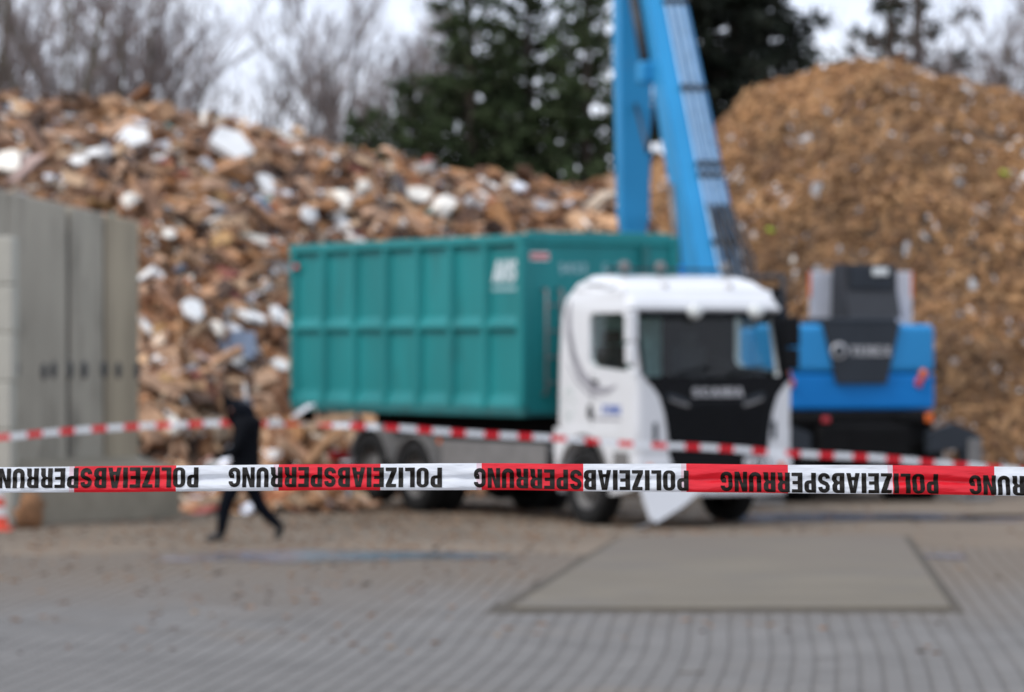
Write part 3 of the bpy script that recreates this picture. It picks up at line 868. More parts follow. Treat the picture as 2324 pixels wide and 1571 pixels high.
tree('pine_tree', 'tall pine right of the pointed middle one in the dark green row', 'tree', GP, tloc(1215, 89), 4.4, pb, 1.04)
tree('pine_tree', 'pine standing closest to the blue stick, right end of the green row', 'tree', GP, tloc(1335, 87), 5.2, pa, 1.06)
tree('pine_tree', 'shaded pine filling the gap between the middle pines, set further back', 'tree', GP, tloc(1150, 94), 2.5, pa, 1.0)
tree('pine_tree', 'shaded pine behind the second one from the left, set further back', 'tree', GP, tloc(1010, 95), .9, pb, .88)
tree('spruce_tree', 'tall nearly black spruce behind the blue boom', 'tree', None, tloc(1672, 93), 0.7, sp, 1.0)
tree('pine_tree', 'sparse tall pine with bare trunk rising behind the top of the chip mound', 'tree', None, tloc(2012, 100), 1.4, sparse, 1.0)
tree('pine_tree', 'sparse pine whose branch reaches into the frame beside the taller bare-trunked pine', 'tree', None, tloc(2095, 104), 3.9, sparse, 1.12)

# ------------------------------------------------------------------ lettering
def arc(cx, cy, rx, ry, a0, a1, n=6):
    return [(cx + rx * math.cos(R(a0 + (a1 - a0) * k / n)), cy + ry * math.sin(R(a0 + (a1 - a0) * k / n))) for k in range(n + 1)]
def stroke(path, w):
    L_, R_ = [], []
    n = len(path)
    for i, p in enumerate(path):
        a, b = path[max(0, i - 1)], path[min(n - 1, i + 1)]
        dx, dy = b[0] - a[0], b[1] - a[1]; q = math.hypot(dx, dy) or 1
        nx, ny = -dy / q * w / 2, dx / q * w / 2
        L_.append((p[0] + nx, p[1] + ny)); R_.append((p[0] - nx, p[1] - ny))
    return L_ + R_[::-1]
def rr(x0, x1, y0, y1, r_):
    return arc(x1 - r_, y1 - r_, r_, r_, 0, 90) + arc(x0 + r_, y1 - r_, r_, r_, 90, 180) + arc(x0 + r_, y0 + r_, r_, r_, 180, 270) + arc(x1 - r_, y0 + r_, r_, r_, 270, 360)
GL = {}
GL['I'] = (.22, [[(0, 0), (.22, 0), (.22, 1), (0, 1)]])
GL['L'] = (.46, [[(0, 0), (.46, 0), (.46, .17), (.22, .17), (.22, 1), (0, 1)]])
GL['E'] = (.50, [[(0, 0), (.50, 0), (.50, .17), (.22, .17), (.22, .42), (.46, .42), (.46, .58), (.22, .58), (.22, .83), (.49, .83), (.49, 1), (0, 1)]])
GL['Z'] = (.52, [[(0, 0), (.52, 0), (.52, .17), (.25, .17), (.51, .86), (.51, 1), (.03, 1), (.03, .83), (.25, .83), (0, .15)]])
GL['N'] = (.58, [[(0, 0), (.19, 0), (.19, .60), (.37, 0), (.58, 0), (.58, 1), (.39, 1), (.39, .42), (.22, 1), (0, 1)]])
GL['T'] = (.52, [[(.15, 0), (.37, 0), (.37, .83), (.52, .83), (.52, 1), (0, 1), (0, .83), (.15, .83)]])
GL['H'] = (.57, [[(0, 0), (.2, 0), (.2, .42), (.37, .42), (.37, 0), (.57, 0), (.57, 1), (.37, 1), (.37, .58), (.2, .58), (.2, 1), (0, 1)]])
GL['X'] = (.60, [[(0, 0), (.21, 0), (.30, .30), (.39, 0), (.60, 0), (.42, .52), (.59, 1), (.38, 1), (.30, .72), (.22, 1), (.01, 1), (.18, .52)]])
GL['A'] = (.62, [[(0, 0), (.2, 0), (.235, .2), (.385, .2), (.42, 0), (.62, 0), (.435, 1), (.185, 1)], [(.26, .36), (.36, .36), (.31, .74)]])
GL['O'] = (.57, [rr(0, .57, 0, 1, .25), rr(.21, .36, .15, .85, .07)])
GL['U'] = (.57, [stroke([(.105, 1), (.105, .5)] + arc(.285, .28, .18, .18, 180, 360, 8) + [(.465, .5), (.465, 1)], .205)])
GL['P'] = (.54, [[(0, 0), (.22, 0), (.22, .38), (.32, .38)] + arc(.32, .60, .22, .22, -90, 0, 4) + arc(.32, .78, .22, .22, 0, 90, 4) + [(0, 1)], [(.22, .54), (.28, .54)] + arc(.28, .61, .05, .07, -90, 0, 3) + arc(.28, .77, .05, .07, 0, 90, 3) + [(.22, .84)]])
GL['R'] = (.57, [[(0, 0), (.22, 0), (.22, .42), (.27, .42), (.325, .37), (.33, .12), (.35, 0), (.57, 0), (.545, .12), (.54, .34), (.46, .47), (.545, .58)] + arc(.325, .78, .225, .22, 0, 90, 4) + [(0, 1)], [(.22, .56), (.28, .56)] + arc(.28, .63, .055, .07, -90, 0, 3) + arc(.28, .77, .055, .07, 0, 90, 3) + [(.22, .84)]])
GL['B'] = (.57, [[(0, 0), (.33, 0)] + arc(.34, .22, .23, .22, -90, 0, 4) + [(.57, .36), (.48, .50), (.555, .62)] + arc(.33, .79, .225, .21, 0, 90, 4) + [(0, 1)],
                 [(.22, .16), (.29, .16)] + arc(.29, .24, .06, .08, -90, 0, 3) + [(.35, .34), (.29, .42), (.22, .42)], [(.22, .57), (.28, .57), (.335, .64), (.335, .76)] + arc(.28, .78, .055, .06, 0, 90, 3) + [(.22, .84)]])
GL['S'] = (.57, [stroke([(.105, .30), (.11, .22)] + arc(.285, .25, .17, .15, 200, 360, 8) + [(.455, .36), (.40, .45), (.285, .50), (.17, .56), (.115, .66)] + arc(.285, .75, .17, .15, 180, 0, 8)[1:] + [(.46, .70)], .195)])
GL['G'] = (.57, [stroke([(.465, .70), (.465, .76)] + arc(.285, .72, .18, .18, 20, 180, 7) + [(.105, .5)] + arc(.285, .28, .18, .18, 180, 350, 8) + [(.465, .40), (.46, .46), (.30, .46)], .19)])
GL['C'] = (.57, [stroke([(.465, .64), (.465, .72)] + arc(.285, .72, .18, .18, 10, 180, 7) + [(.105, .5)] + arc(.285, .28, .18, .18, 180, 350, 8) + [(.465, .28), (.465, .36)], .20)])
GL['-'] = (.30, [[(0, .42), (.3, .42), (.3, .58), (0, .58)]])
DIG = {'1': (.30, [[(.10, 0), (.30, 0), (.30, 1), (.12, 1), (0, .84), (0, .72), (.10, .78)]]),
       '3': (.5, [stroke([(.08, .22)] + arc(.24, .26, .17, .17, 200, 430, 8) + [(.22, .52)] + arc(.24, .76, .16, .16, -70, 160, 8), .15)]),
       '4': (.55, [[(.30, 0), (.46, 0), (.46, .22), (.55, .22), (.55, .36), (.46, .36), (.46, 1), (.28, 1), (0, .36), (0, .22), (.30, .22)]]),
       '6': (.5, [stroke([(.42, .84)] + arc(.25, .72, .17, .2, 60, 180, 6) + [(.08, .4)] + arc(.25, .28, .17, .2, 180, 500, 12), .14)]),
       '7': (.5, [[(.12, 0), (.30, 0), (.5, .86), (.5, 1), (0, 1), (0, .84), (.32, .84)]])}
GL.update(DIG)

def glyph_tris(ch):
    w, loops = GL[ch]
    pts = [p for l_ in loops for p in l_]
    tr = tessellate_polygon([[Vector((p[0], p[1], 0)) for p in l_] for l_ in loops])
    return w, pts, tr

def text_width(s, gap=.10, space=.35):
    return sum((GL[c][0] if c != ' ' else space) + gap for c in s) - gap

def sign_text(name, s, fn, h, mat_, parent, width=None, slant=0.0, gap=.10, depth=0.006):
    """thin raised letters; fn(x, y, a) maps text plane to the thing, a = height above the surface"""
    mb = MB(); x0 = 0.0
    k = h if width is None else width / text_width(s, gap)
    for c in s:
        if c == ' ': x0 += .35 + gap; continue
        w, loops = GL[c]
        allp = [p for l_ in loops for p in l_]
        tr = tessellate_polygon([[Vector((p[0], p[1], 0)) for p in l_] for l_ in loops])
        n = len(allp)
        f = lambda p, a: fn((x0 + p[0] + slant * p[1]) * k, p[1] * h, a)
        vs = [f(p, depth) for p in allp] + [f(p, -depth) for p in allp]
        fs = [tuple(t) for t in tr] + [tuple(i + n for i in t[::-1]) for t in tr]
        b = 0
        for l_ in loops:
            q = len(l_)
            fs += [(b + i, b + (i + 1) % q, b + (i + 1) % q + n, b + i + n) for i in range(q)]
            b += q
        mb.add(vs, fs)
        x0 += w + gap
    return mb.build(name, mat_, parent)

# ------------------------------------------------------------------ the truck (local X across, Y backwards from the bumper, Z up)
TH = R(31)
truck = empty('hook_lift_truck', (1.58, 49.4, 0), TH)
tag(truck, 'white hook-lift truck with black grille, parked with the teal container on its back', 'truck')
TW = 2.45
def tp(p, q, a): return Vector((a, p, q))          # profile (back, up) extruded across
prof = [(0.03, 1.15), (0.0, 1.4), (0.0, 1.88), (0.04, 2.02), (0.22, 2.76), (0.16, 2.84), (0.20, 2.93), (0.36, 3.08), (0.62, 3.21), (0.95, 3.28), (1.35, 3.28), (1.62, 3.19), (1.82, 3.0), (1.92, 2.7), (1.97, 2.2), (2.0, 1.27), (1.7, 1.15)]
def cab_solid(pr, x0, x1, bev):
    """closed prism whose sides lean in above the windows"""
    bm = bmesh.new()
    va = [bm.verts.new((x0, y, z)) for y, z in pr]; vb = [bm.verts.new((x1, y, z)) for y, z in pr]
    bm.faces.new(va); bm.faces.new(vb[::-1])
    for i in range(len(pr)):
        j = (i + 1) % len(pr); bm.faces.new((va[i], vb[i], vb[j], va[j]))
    for z in (2.84, 2.90, 2.96, 3.02, 3.08, 3.14, 3.20, 3.25):
        bmesh.ops.bisect_plane(bm, geom=bm.verts[:] + bm.edges[:] + bm.faces[:], plane_co=(0, 0, z), plane_no=(0, 0, 1))
    bmesh.ops.recalc_face_normals(bm, faces=bm.faces[:])
    bm.normal_update()
    rim = [e for e in bm.edges if len(e.link_faces) == 2 and (abs(e.link_faces[0].normal.x) > .5) != (abs(e.link_faces[1].normal.x) > .5)]
    for v in bm.verts:
        if v.co.z > 2.84: v.co.x = TW / 2 + (v.co.x - TW / 2) * (1 - .10 * min(1.0, (v.co.z - 2.84) / .44) ** 2.0)
    if bev: bmesh.ops.bevel(bm, geom=rim, offset=bev, segments=4, profile=0.5, affect='EDGES')
    me = bpy.data.meshes.new('cab'); bm.to_mesh(me); bm.free()
    return me
outer = cab_solid(prof, .03, TW - .03, .12)
def simple(poly, a0, a1, fn=tp):
    mb = MB(); mb.prism(poly, [], fn, a0, a1); return mb.mesh('cutter', M['white'])
inner_p = [(0.10, 1.28), (0.09, 1.88), (0.13, 2.02), (0.30, 2.74), (0.46, 2.83), (0.68, 2.90), (1.3, 2.94), (1.58, 2.90), (1.72, 2.80), (1.83, 2.6), (1.90, 1.28)]
cutters = [cab_solid(inner_p, .115, TW - .115, 0)]
scr = MB(); scr.bbox(0.17, TW - .17, -.4, .40, 1.95, 2.75, .05); cutters.append(scr.mesh('cutter', M['white']))
swin = [(0.15, 2.10), (0.26, 2.02), (1.06, 2.08), (1.14, 2.16), (1.14, 2.72), (1.08, 2.78), (0.36, 2.78), (0.29, 2.72)]
cutters.append(simple(swin, -.2, TW + .2))
cab_me = cut(outer, cutters, 'cab_body', [M['white'], M['cab_dark']])
def inside(poly, p, q):
    c = False
    for (a, b), (d, e) in zip(poly, poly[1:] + poly[:1]):
        if (b > q) != (e > q) and p < (d - a) * (q - b) / (e - b) + a: c = not c
    return c
grown = [(1.0 + (p - 1.0) * 1.02, 2.2 + (q - 2.2) * 1.02) for p, q in inner_p]
for p in cab_me.polygons:
    p.material_index = 1 if inside(grown, p.center.y, p.center.z) and .10 < p.center.x < TW - .10 else 0
cabo = link('cab_body', cab_me, truck)
# panes
m = MB()
pts = []
for i in range(9):
    t = .14 + (TW - .28) * i / 8
    bow = -.05 * (1 - ((i - 4) / 4) ** 2) + .02
    pts.append([(t, .045 + bow, 1.93), (t, .235 + bow, 2.77)])
m.add([p for c in pts for p in c], [(2 * i, 2 * i + 2, 2 * i + 3, 2 * i + 1) for i in range(8)], 0, True)
ws = m.build('windscreen', M['glass'], truck)
for t in (.075, TW - .075):
    m = MB(); m.prism(swin, [], tp, t - .004, t + .004); m.build('side_window', M['glass'], truck)
# black band round the windscreen
m = MB()
m.box(.10, TW - .10, -.005, .05, 1.86, 1.955); m.build('cowl', M['black'], truck)
for t, w_ in ((.12, .05), (TW - .17, .155)):
    m = MB(); m.prism([(-0.012, 1.88), (0.20, 2.79), (0.24, 2.79), (0.035, 1.88)], [], tp, t, t + w_); m.build('pillar_trim', M['black'], truck)
m = MB(); m.box(.17, TW - .17, .155, .215, 2.72, 2.80); m.build('visor_underside', M['black'], truck)
for t, a in ((.55, .30), (1.35, .30)):
    m = MB(); m.tube([(t, -.02, 1.90), (t + .30, -.01, 2.02), (t + .62, .0, 2.05)], .012, 6); m.tube([(t + .12, -.015, 2.0), (t + .68, .015, 2.10)], .010, 6); m.build('wiper', M['black'], truck)
# interior
m = MB(); m.bbox(.13, TW - .13, .14, .60, 1.30, 1.93, .05); m.build('dashboard', M['cab_dark'], truck)
for t in (.30, 1.50):
    m = MB()
    m.bbox(t, t + .55, .95, 1.45, 1.5, 1.72, .05); m.bbox(t + .02, t + .53, 1.36, 1.52, 1.7, 2.36, .05); m.bbox(t + .14, t + .41, 1.38, 1.5, 2.37, 2.56, .04)
    m.build('seat', M['seat'], truck)
m = MB()
m.tube([(1.78 + .22 * math.cos(a), .72 + .10 * math.sin(a), 1.98 + .19 * math.sin(a)) for a in [2 * PI * k / 20 for k in range(21)]], .018, 6)
m.tube([(1.78, .6, 1.88), (1.78, .72, 1.98)], .03, 6); m.build('steering_wheel', M['black'], truck)
m = MB(); m.box(.14, TW - .9, 1.74, 1.80, 1.4, 2.9); m.build('rear_curtain', M['curtain_reflection'], truck)
m = MB(); m.box(.145, .175, .32, .40, 1.95, 2.70); m.build('curtain_reflection', M['curtain_reflection'], truck)  # curtain strip, its colour also painting a pale reflection behind the glass
# grille with swept corner edges
def fp(p, q, a): return Vector((p, a, q))
edge = [(.14, 1.90), (.24, 1.84), (.36, 1.70), (.44, 1.48), (.49, 1.2), (.52, .92), (.53, .62)]
def edge_x(p, sgn): return p if sgn == 0 else TW - max(.06, p - .12)
gp = edge + [(edge_x(p, 1), q) for p, q in edge[::-1]]
m = MB(); m.prism(gp, [], fp, -.035, .10); gr = m.build('grille', M['black'], truck)
for k in range(6):
    z = .98 + .108 * k
    x = .50 - .012 * k
    m = MB(); m.prism([(-.034, z), (-.060, z + .018), (-.060, z + .062), (-.034, z + .082)], [], lambda p, q, a: Vector((a, p, q)), x, TW - x)
    m.build('grille_slat', M['black'], gr)
sign_text('lettering', 'SCANIA', lambda x, y, a: Vector((.86 + x, -.036 - a, 1.685 + y)), .125, M['lettering'], gr, width=.80, depth=.012)
for sgn in (0, 1):
    f = (lambda x: x) if sgn == 0 else (lambda x: TW - x)
    m = MB(); m.prism([(f(a), b) for a, b in ((.46, 1.66), (.62, 1.60), (.80, 1.56), (.83, 1.60), (.76, 1.66), (.60, 1.72), (.46, 1.74))], [], fp, -.058, -.034)
    m.build('trim_blade', M['anthracite'], gr)
    m = MB(); m.prism([(f(a), b) for a, b in ((.50, 1.64), (.66, 1.585), (.80, 1.555), (.80, 1.60), (.66, 1.625), (.50, 1.675))], [], fp, -.070, -.056)
    m.build('trim_light', M['guard'], gr)
# corner panels, bumper, lamps
for sgn in (0, 1):
    f = (lambda x: x) if sgn == 0 else (lambda x: TW - x)
    bm = bmesh.new()
    k_ = .12 if sgn else 0
    out = [(.0, 2.0 - .10 * sgn), (.10 - .06 * sgn, 1.97 - .10 * sgn)] + [(max(.055, p - k_) - .006, q) for p, q in edge[1:]] + [(.0, .62)]
    c0 = [bm.verts.new((f(p), -.03, q)) for p, q in out]; c1 = [bm.verts.new((f(p), .34, q)) for p, q in out]
    bm.faces.new(c0); bm.faces.new(c1[::-1])
    for i in range(len(out)):
        j = (i + 1) % len(out); bm.faces.new((c0[i], c1[i], c1[j], c0[j]))
    bmesh.ops.recalc_face_normals(bm, faces=bm.faces[:])
    es = [e for e in bm.edges if e.verts[0].co.y < 0 and e.verts[1].co.y < 0 and abs(f(e.verts[0].co.x)) < .02 and abs(f(e.verts[1].co.x)) < .02]
    bmesh.ops.bevel(bm, geom=es, offset=.11, segments=5, profile=.5, affect='EDGES')
    m = MB(); m.addbm(bm); cp = m.build('corner_panel', M['white'], truck)
    m = MB(); m.bbox(min(f(.26), f(.33)), max(f(.26), f(.33)), -.045, -.02, 1.12, 1.36, .01); m.build('air_slot', M['anthracite'], cp)
    # bumper corner with lamps
    m = MB(); m.bbox(min(f(.0), f(.56)), max(f(.0), f(.56)), -.05, .34, .50 if sgn else .62, .90, .05, seg=3); bp = m.build('bumper_corner', M['white'], truck)
    m = MB(); m.bbox(min(f(.14), f(.24)), max(f(.14), f(.24)), -.072, -.04, .735, .82, .015); m.build('indicator', M['orange_lens'], bp)
    m = MB(); m.bbox(min(f(.25), f(.52)), max(f(.25), f(.52)), -.070, -.04, .715, .84, .02); m.build('headlight', M['clear_lens'], bp)
m = MB(); m.bbox(.545, TW - .545, -.045, .28, .50, .66, .02); m.build('lower_grille', M['black'], truck)
m = MB(); m.bbox(.30, TW - .12, -.055, .30, .40, .49, .02); m.build('bumper_lip', M['white'], truck)
pl = MB(); pl.bbox(1.66, 2.12, -.068, -.052, .76, .90, .006); plate = pl.build('number_plate', M['white'], truck)
sign_text('plate_marks', 'I ZN I', lambda x, y, a: Vector((1.72 + x, -.069 - a, .785 + y)), .085, M['hose_dark'], plate, width=.34, depth=.003)
# bumper panel hanging down to the ground at the near corner
m = MB()
q = [(-.02, .62), (.92, .58), (.96, .50), (.60, .28), (.16, .08), (.08, .12), (.03, .32)]
m.prism(q, [], lambda p, qq, a: Vector((p, a - (.66 - qq) * .25, qq)), -.12, -.085); hp_ = m.build('hanging_panel', M['white'], truck)
m = MB(); m.tube([(.12, -.24, .12), (-.02, -.30, .05), (-.22, -.34, .015)], .022, 6); m.build('panel_strut', M['guard'], hp_)
# side fenders with wheel arch
arch = arc(1.25, .50, .63, .66, -8, 188, 14)
fend = [(.0, 1.27), (.0, .66), (.06, .50)] + [(p, q) for p, q in arch[::-1]] + [(1.95, .62), (2.0, 1.0), (1.99, 1.27)]
for t in (.0, TW - .40):
    m = MB(); m.prism(fend, [], tp, t + .012, t + .388); m.build('fender', M['white'], truck)
for t in (-.005, TW - .02):
    m = MB()
    o1, o2 = arc(1.25, .50, .66, .70, 4, 184, 14), arc(1.25, .50, .61, .64, 4, 184, 14)
    m.prism(o1 + o2[::-1], [], tp, t, t + .025); m.build('arch_trim', M['guard'], truck)
m = MB(); m.box(-.002, .03, .14, .52, .70, .98); m.build('step_well', M['guard'], truck)
# mirrors
for sgn, t0, t1 in ((0, -.15, .0), (1, TW - .19, TW + .05)):
    mm = M['white'] if sgn == 0 else M['black']
    m = MB(); m.bbox(t0, t1, -.10 - .06 * sgn, .04 - .06 * sgn, 2.40 - .06 * sgn, 2.80 - .06 * sgn, .035, seg=3); mr = m.build('mirror', mm, truck)
    m = MB(); m.bbox(t0 + .01, t1 - .01, -.10 - .06 * sgn, .04 - .06 * sgn, 2.11 - .07 * sgn, 2.385 - .06 * sgn, .035, seg=3); m.build('mirror_housing', mm, mr)
    m = MB(); m.tube([(.03 if sgn == 0 else TW - .03, .16, 2.83), ((t0 + t1) / 2, -.02, 2.82), ((t0 + t1) / 2, -.02, 2.09), (.03 if sgn == 0 else TW - .03, .08, 2.08)], .018, 6); m.build('mirror_arm', M['black'], mr)
# roof lamps
for k, t in enumerate((1.02, 1.98)):
    m = MB(); m.lathe([(0, -.08), (.07, -.07), (.10, -.02), (.105, .05)], 14, 0, Matrix.Translation((t, .12, 2.80)) @ Matrix.Rotation(PI / 2, 4, 'Z'))
    m.build('visor_lamp', M['lamp_white'], truck)
for t in (.74, 1.76):
    m = MB(); m.bbox(t - .05, t + .05, .40, .48, 3.10, 3.18, .02); m.build('roof_marker', M['cone_white'], truck)
for t, y in ((.42, .9), (.98, .9), (2.02, .9)):
    m = MB(); m.tube([(t, y, 3.26), (t, y, 3.33)], .03, 8); m.lathe([(0, 0), (.07, .0), (.075, .08), (.05, .13), (0, .14)], 14, 0, Matrix.Translation((t, y, 3.33)) @ Matrix.Rotation(-PI / 2, 4, 'Y'))
    m.build('roof_beacon', M['steel'], truck)
m = MB(); m.tube([(.25, 1.0, 3.27), (.25, 1.0, 3.36), (TW - .25, 1.0, 3.36), (TW - .25, 1.0, 3.27)], .022, 6); m.build('roof_bar', M['anthracite'], truck)
# printed swooshes and lettering on the near door side
def side(p, q, a): return Vector((.027 - a, p, q))
def sw(path, ws, name, mt, d=.004):
    Lp, Rp = [], []
    n = len(path)
    for i, p in enumerate(path):
        a, b = path[max(0, i - 1)], path[min(n - 1, i + 1)]
        dx, dy = b[0] - a[0], b[1] - a[1]; qn = math.hypot(dx, dy)
        w = ws * math.sin(PI * (i + .3) / (n - .4)) / 2 + .004
        Lp.append((p[0] - dy / qn * w, p[1] + dx / qn * w)); Rp.append((p[0] + dy / qn * w, p[1] - dx / qn * w))
    m = MB(); m.prism(Lp + Rp[::-1], [], side, -.004, d); m.build(name, M[mt], truck)
sw([(1.62, 2.95), (1.64, 2.6), (1.55, 2.25), (1.36, 1.98), (1.05, 1.80), (.72, 1.76), (.48, 1.83)], .13, 'swoosh_print', 'grey_print')
sw([(1.70, 2.85), (1.68, 2.5), (1.52, 2.18), (1.28, 2.0)], .05, 'swoosh_print', 'grey_print')
sw([(1.66, 2.12), (1.45, 1.88), (1.15, 1.72), (.85, 1.68)], .035, 'swoosh_print', 'grey_print')
m = MB(); m.prism([(1.14, 1.60), (1.06, 1.52), (1.03, 1.45), (1.06, 1.39), (1.14, 1.38), (1.20, 1.44), (1.19, 1.52)], [], side, -.004, .004); m.build('drop_print', M['hose_dark'], truck)
sign_text('side_lettering', 'TINE', lambda x, y, a: side(.88 - x, 1.46 + y, a), .12, M['blue_print'], truck, width=.55, slant=.2, depth=.004)
m = MB(); m.prism([(1.05, 1.38), (.36, 1.38), (.36, 1.41), (1.05, 1.41)], [], side, -.003, .003); m.build('side_print_line', M['grey_print'], truck)
m = MB()
for k in range(9):
    a = 2 * PI * k / 9
    m.prism([(1.66 + .15 * math.cos(a + d) * r_, 1.58 + .24 * math.sin(a + d) * r_) for d, r_ in ((0, .5), (.35, .9), (.1, 1.1))], [], side, -.003, .003)
m.build('wreath_print', M['green_print'], truck)
for y0, y1 in ((.20, .205), (1.08, 1.086)):
    m = MB(); m.box(.024, .034, y0, y1 + .008, 1.30, 2.02); m.build('door_gap', M['guard'], truck)
m = MB(); m.bbox(.005, .03, .92, 1.06, 1.86, 1.91, .008); m.build('door_handle', M['black'], truck)

# chassis
for t in (.80, 1.55):
    m = MB(); m.box(t, t + .09, .35, 8.4, .78, 1.08); m.build('frame_rail', M['chassis'], truck)
m = MB()
m.bbox(.95, 1.50, 2.3, 8.2, 1.10, 1.34, .03); m.bbox(.9, 1.55, 8.0, 8.5, .95, 1.36, .03)
m.build('hook_lift_frame', M['chassis'], truck)
for y in (2.5, 4.2, 6.4, 8.0):
    m = MB(); m.box(.86, 1.58, y, y + .12, .74, .92); m.build('cross_member', M['chassis'], truck)
m = MB(); m.box(.35, 2.1, .5, 1.95, .85, 1.15); m.build('engine_block', M['chassis'], truck)
for t in (.03, TW - .07):
    m = MB(); m.bbox(t, t + .04, 2.25, 5.05, .62, 1.04, .012); m.build('side_guard', M['guard'], truck)
    m = MB(); m.bbox(t - .006, t + .046, 2.25, 5.05, 1.05, 1.10, .008); m.build('guard_rail', M['chassis'], truck)
for t in (.10, TW - .62):
    m = MB(); m.bbox(t, t + .52, 2.4, 3.7, .48, 1.0, .06); m.build('fuel_tank', M['steel'], truck)
    m = MB(); m.bbox(t, t + .5, 4.0, 4.9, .45, .95, .03); m.build('tool_box', M['chassis'], truck)
m = MB(); m.bbox(.02, .05, 5.06, 5.13, .98, 1.06, .006); m.build('side_marker', M['orange_lens'], truck)
def tyre(r_, w, x):
    p = [(r_ * .58, -w * .40), (r_ * .66, -w * .5), (r_ * .9, -w * .5), (r_ * .97, -w * .44), (r_, -w * .32)]
    return [(a, b + x) for a, b in p + [(a, -b) for a, b in p[::-1]]]
def wheel(t, y, outw, r_=.50, w=.30, z=None):
    """outw: -1 rim looks to the near side, +1 to the far side"""
    z = r_ if z is None else z
    T = Matrix.Translation((t, y, z)) @ (Matrix.Rotation(PI, 4, 'Z') if outw > 0 else Matrix.Identity(4))
    m = MB(); m.lathe(tyre(r_, w, 0), 36, 0, T)
    for k in range(36):
        a = 2 * PI * k / 36
        m.box(-w * .40, w * .40, -.018, .018, r_ - .006, r_ + .009, 0, T @ Matrix.Rotation(a, 4, 'X'))
    wh = m.build('wheel', M['rubber'], truck)
    m = MB(); m.lathe([(r_ * .60, -w * .42), (r_ * .55, -w * .36), (r_ * .50, -w * .15), (r_ * .30, -w * .10), (r_ * .26, -w * .34), (r_ * .12, -w * .40), (0, -w * .40)], 28, 0, T)
    m.build('rim', M['rim'], wh)
    for k in range(8):
        a = 2 * PI * k / 8
        m = MB(); m.tube([T @ Vector((-w * .10, r_ * .38 * math.cos(a), r_ * .38 * math.sin(a))), T @ Vector((-w * .22, r_ * .38 * math.cos(a), r_ * .38 * math.sin(a)))], .016, 6)
        m.build('wheel_nut', M['steel'], wh)
wheel(.17, 1.25, -1); wheel(TW - .17, 1.25, 1)
for y, z in ((5.8, .5), (7.1, .60)):
    for t, o in ((.16, -1), (.50, -1), (TW - .16, 1), (TW - .50, 1)):
        if z > .5 and t in (.50, TW - .50): continue
        wheel(t, y, o, z=z)
    m = MB(); m.tube([(.2, y, z), (TW - .2, y, z)], .07, 10); m.build('axle', M['chassis'], truck)
    for t in (.0, TW - .44):
        o1, o2 = arc(y, z, .62, .60, 12, 168, 12), arc(y, z, .585, .565, 12, 168, 12)
        m = MB(); m.prism(o1 + o2[::-1], [], tp, t, t + .44); m.build('mudguard', M['guard'], truck)
m = MB(); m.tube([(.2, 1.25, .5), (TW - .2, 1.25, .5)], .06, 10); m.build('axle', M['chassis'], truck)
m = MB(); m.box(.1, TW - .1, 8.4, 8.46, .5, .62); m.build('rear_bumper', M['chassis'], truck)
for t in (.12, TW - .5):
    m = MB(); m.bbox(t, t + .38, 8.462, 8.50, .66, .80, .01); m.build('tail_light', M['red_lens'], truck)

# ------------------------------------------------------------------ the teal container
CL_, CW_, CZ0, CZ1 = 6.75, 2.54, 1.40, 3.86
sdir = Vector((-math.sin(TH), math.cos(TH), 0)); tdir = Vector((math.cos(TH), math.sin(TH), 0))
cont = empty('roll_off_container', Vector((1.58, 49.4, 0)) + sdir * 2.74 + tdir * (-.045), TH)
tag(cont, 'teal steel roll-off container with ribbed sides sitting on the white truck', 'container')
m = MB(); m.box(.04, CW_ - .04, .05, CL_ - .05, CZ0, CZ0 + .06); m.build('floor_plate', M['teal_dark'], cont)
for t in (.75, 1.65):
    m = MB(); m.box(t, t + .12, .1, CL_ - .1, CZ0 - .055, CZ0); m.build('floor_beam', M['chassis'], cont)
def cbox(name, a, b, c, d, e, f, mt='teal', bev=.012):
    m = MB(); m.bbox(a, b, c, d, e, f, bev); return m.build(name, M[mt], cont)
for sgn in (0, 1):
    f = (lambda x: x) if sgn == 0 else (lambda x: CW_ - x)
    lo = lambda a, b: (min(f(a), f(b)), max(f(a), f(b)))
    cbox('side_sheet', *lo(.085, .11), .06, CL_ - .06, CZ0 + .02, CZ1 - .06, bev=.004)
    cbox('top_rail', *lo(.0, .13), .0, CL_, CZ1 - .13, CZ1, bev=.02)
    cbox('bottom_rail', *lo(.02, .12), .0, CL_, CZ0 - .01, CZ0 + .12, 'teal_dark', .015)
    m = MB()      # sloped waist rail: bright upper face, shaded underside
    zc = CZ0 + 1.22
    m.prism([(.084, zc + .14), (.012, zc + .02), (.012, zc - .03), (.084, zc - .05)], [], lambda p, q, a: Vector((f(p), a, q)), .1, CL_ - .1); m.build('waist_rail', M['teal'], cont)
    m = MB()      # sloped foot strip above the bottom rail
    m.prism([(.084, CZ0 + .30), (.022, CZ0 + .125), (.084, CZ0 + .125)], [], lambda p, q, a: Vector((f(p), a, q)), .1, CL_ - .1); m.build('foot_strip', M['teal'], cont)
    nb = 7
    for k in range(nb + 1):
        y = .10 + (CL_ - .2) * k / nb
        w = .085
        m = MB()
        m.prism([(y - w, .084), (y - w * .55, .004), (y + w * .55, .004), (y + w, .084)], [], lambda p, q, a: Vector((f(q), p, a)), CZ0 + .10, CZ1 - .12)
        m.build('rib', M['teal'], cont)
m = MB(); m.bbox(.10, CW_ - .10, .05, .09, CZ0 + .05, CZ1 - .1, .006); m.build('front_sheet', M['teal'], cont)
cbox('front_top_rail', .132, CW_ - .132, .0, .12, CZ1 - .135, CZ1 + .04, bev=.02)
for t in (.0, CW_ - .12):
    cbox('corner_post', t, t + .12, -.004, .13, CZ0 + .13, CZ1 - .132, bev=.015)
cbox('front_post', 1.93, 2.03, -.05, .05, CZ0 + .1, CZ1 - .14, 'teal_dark')
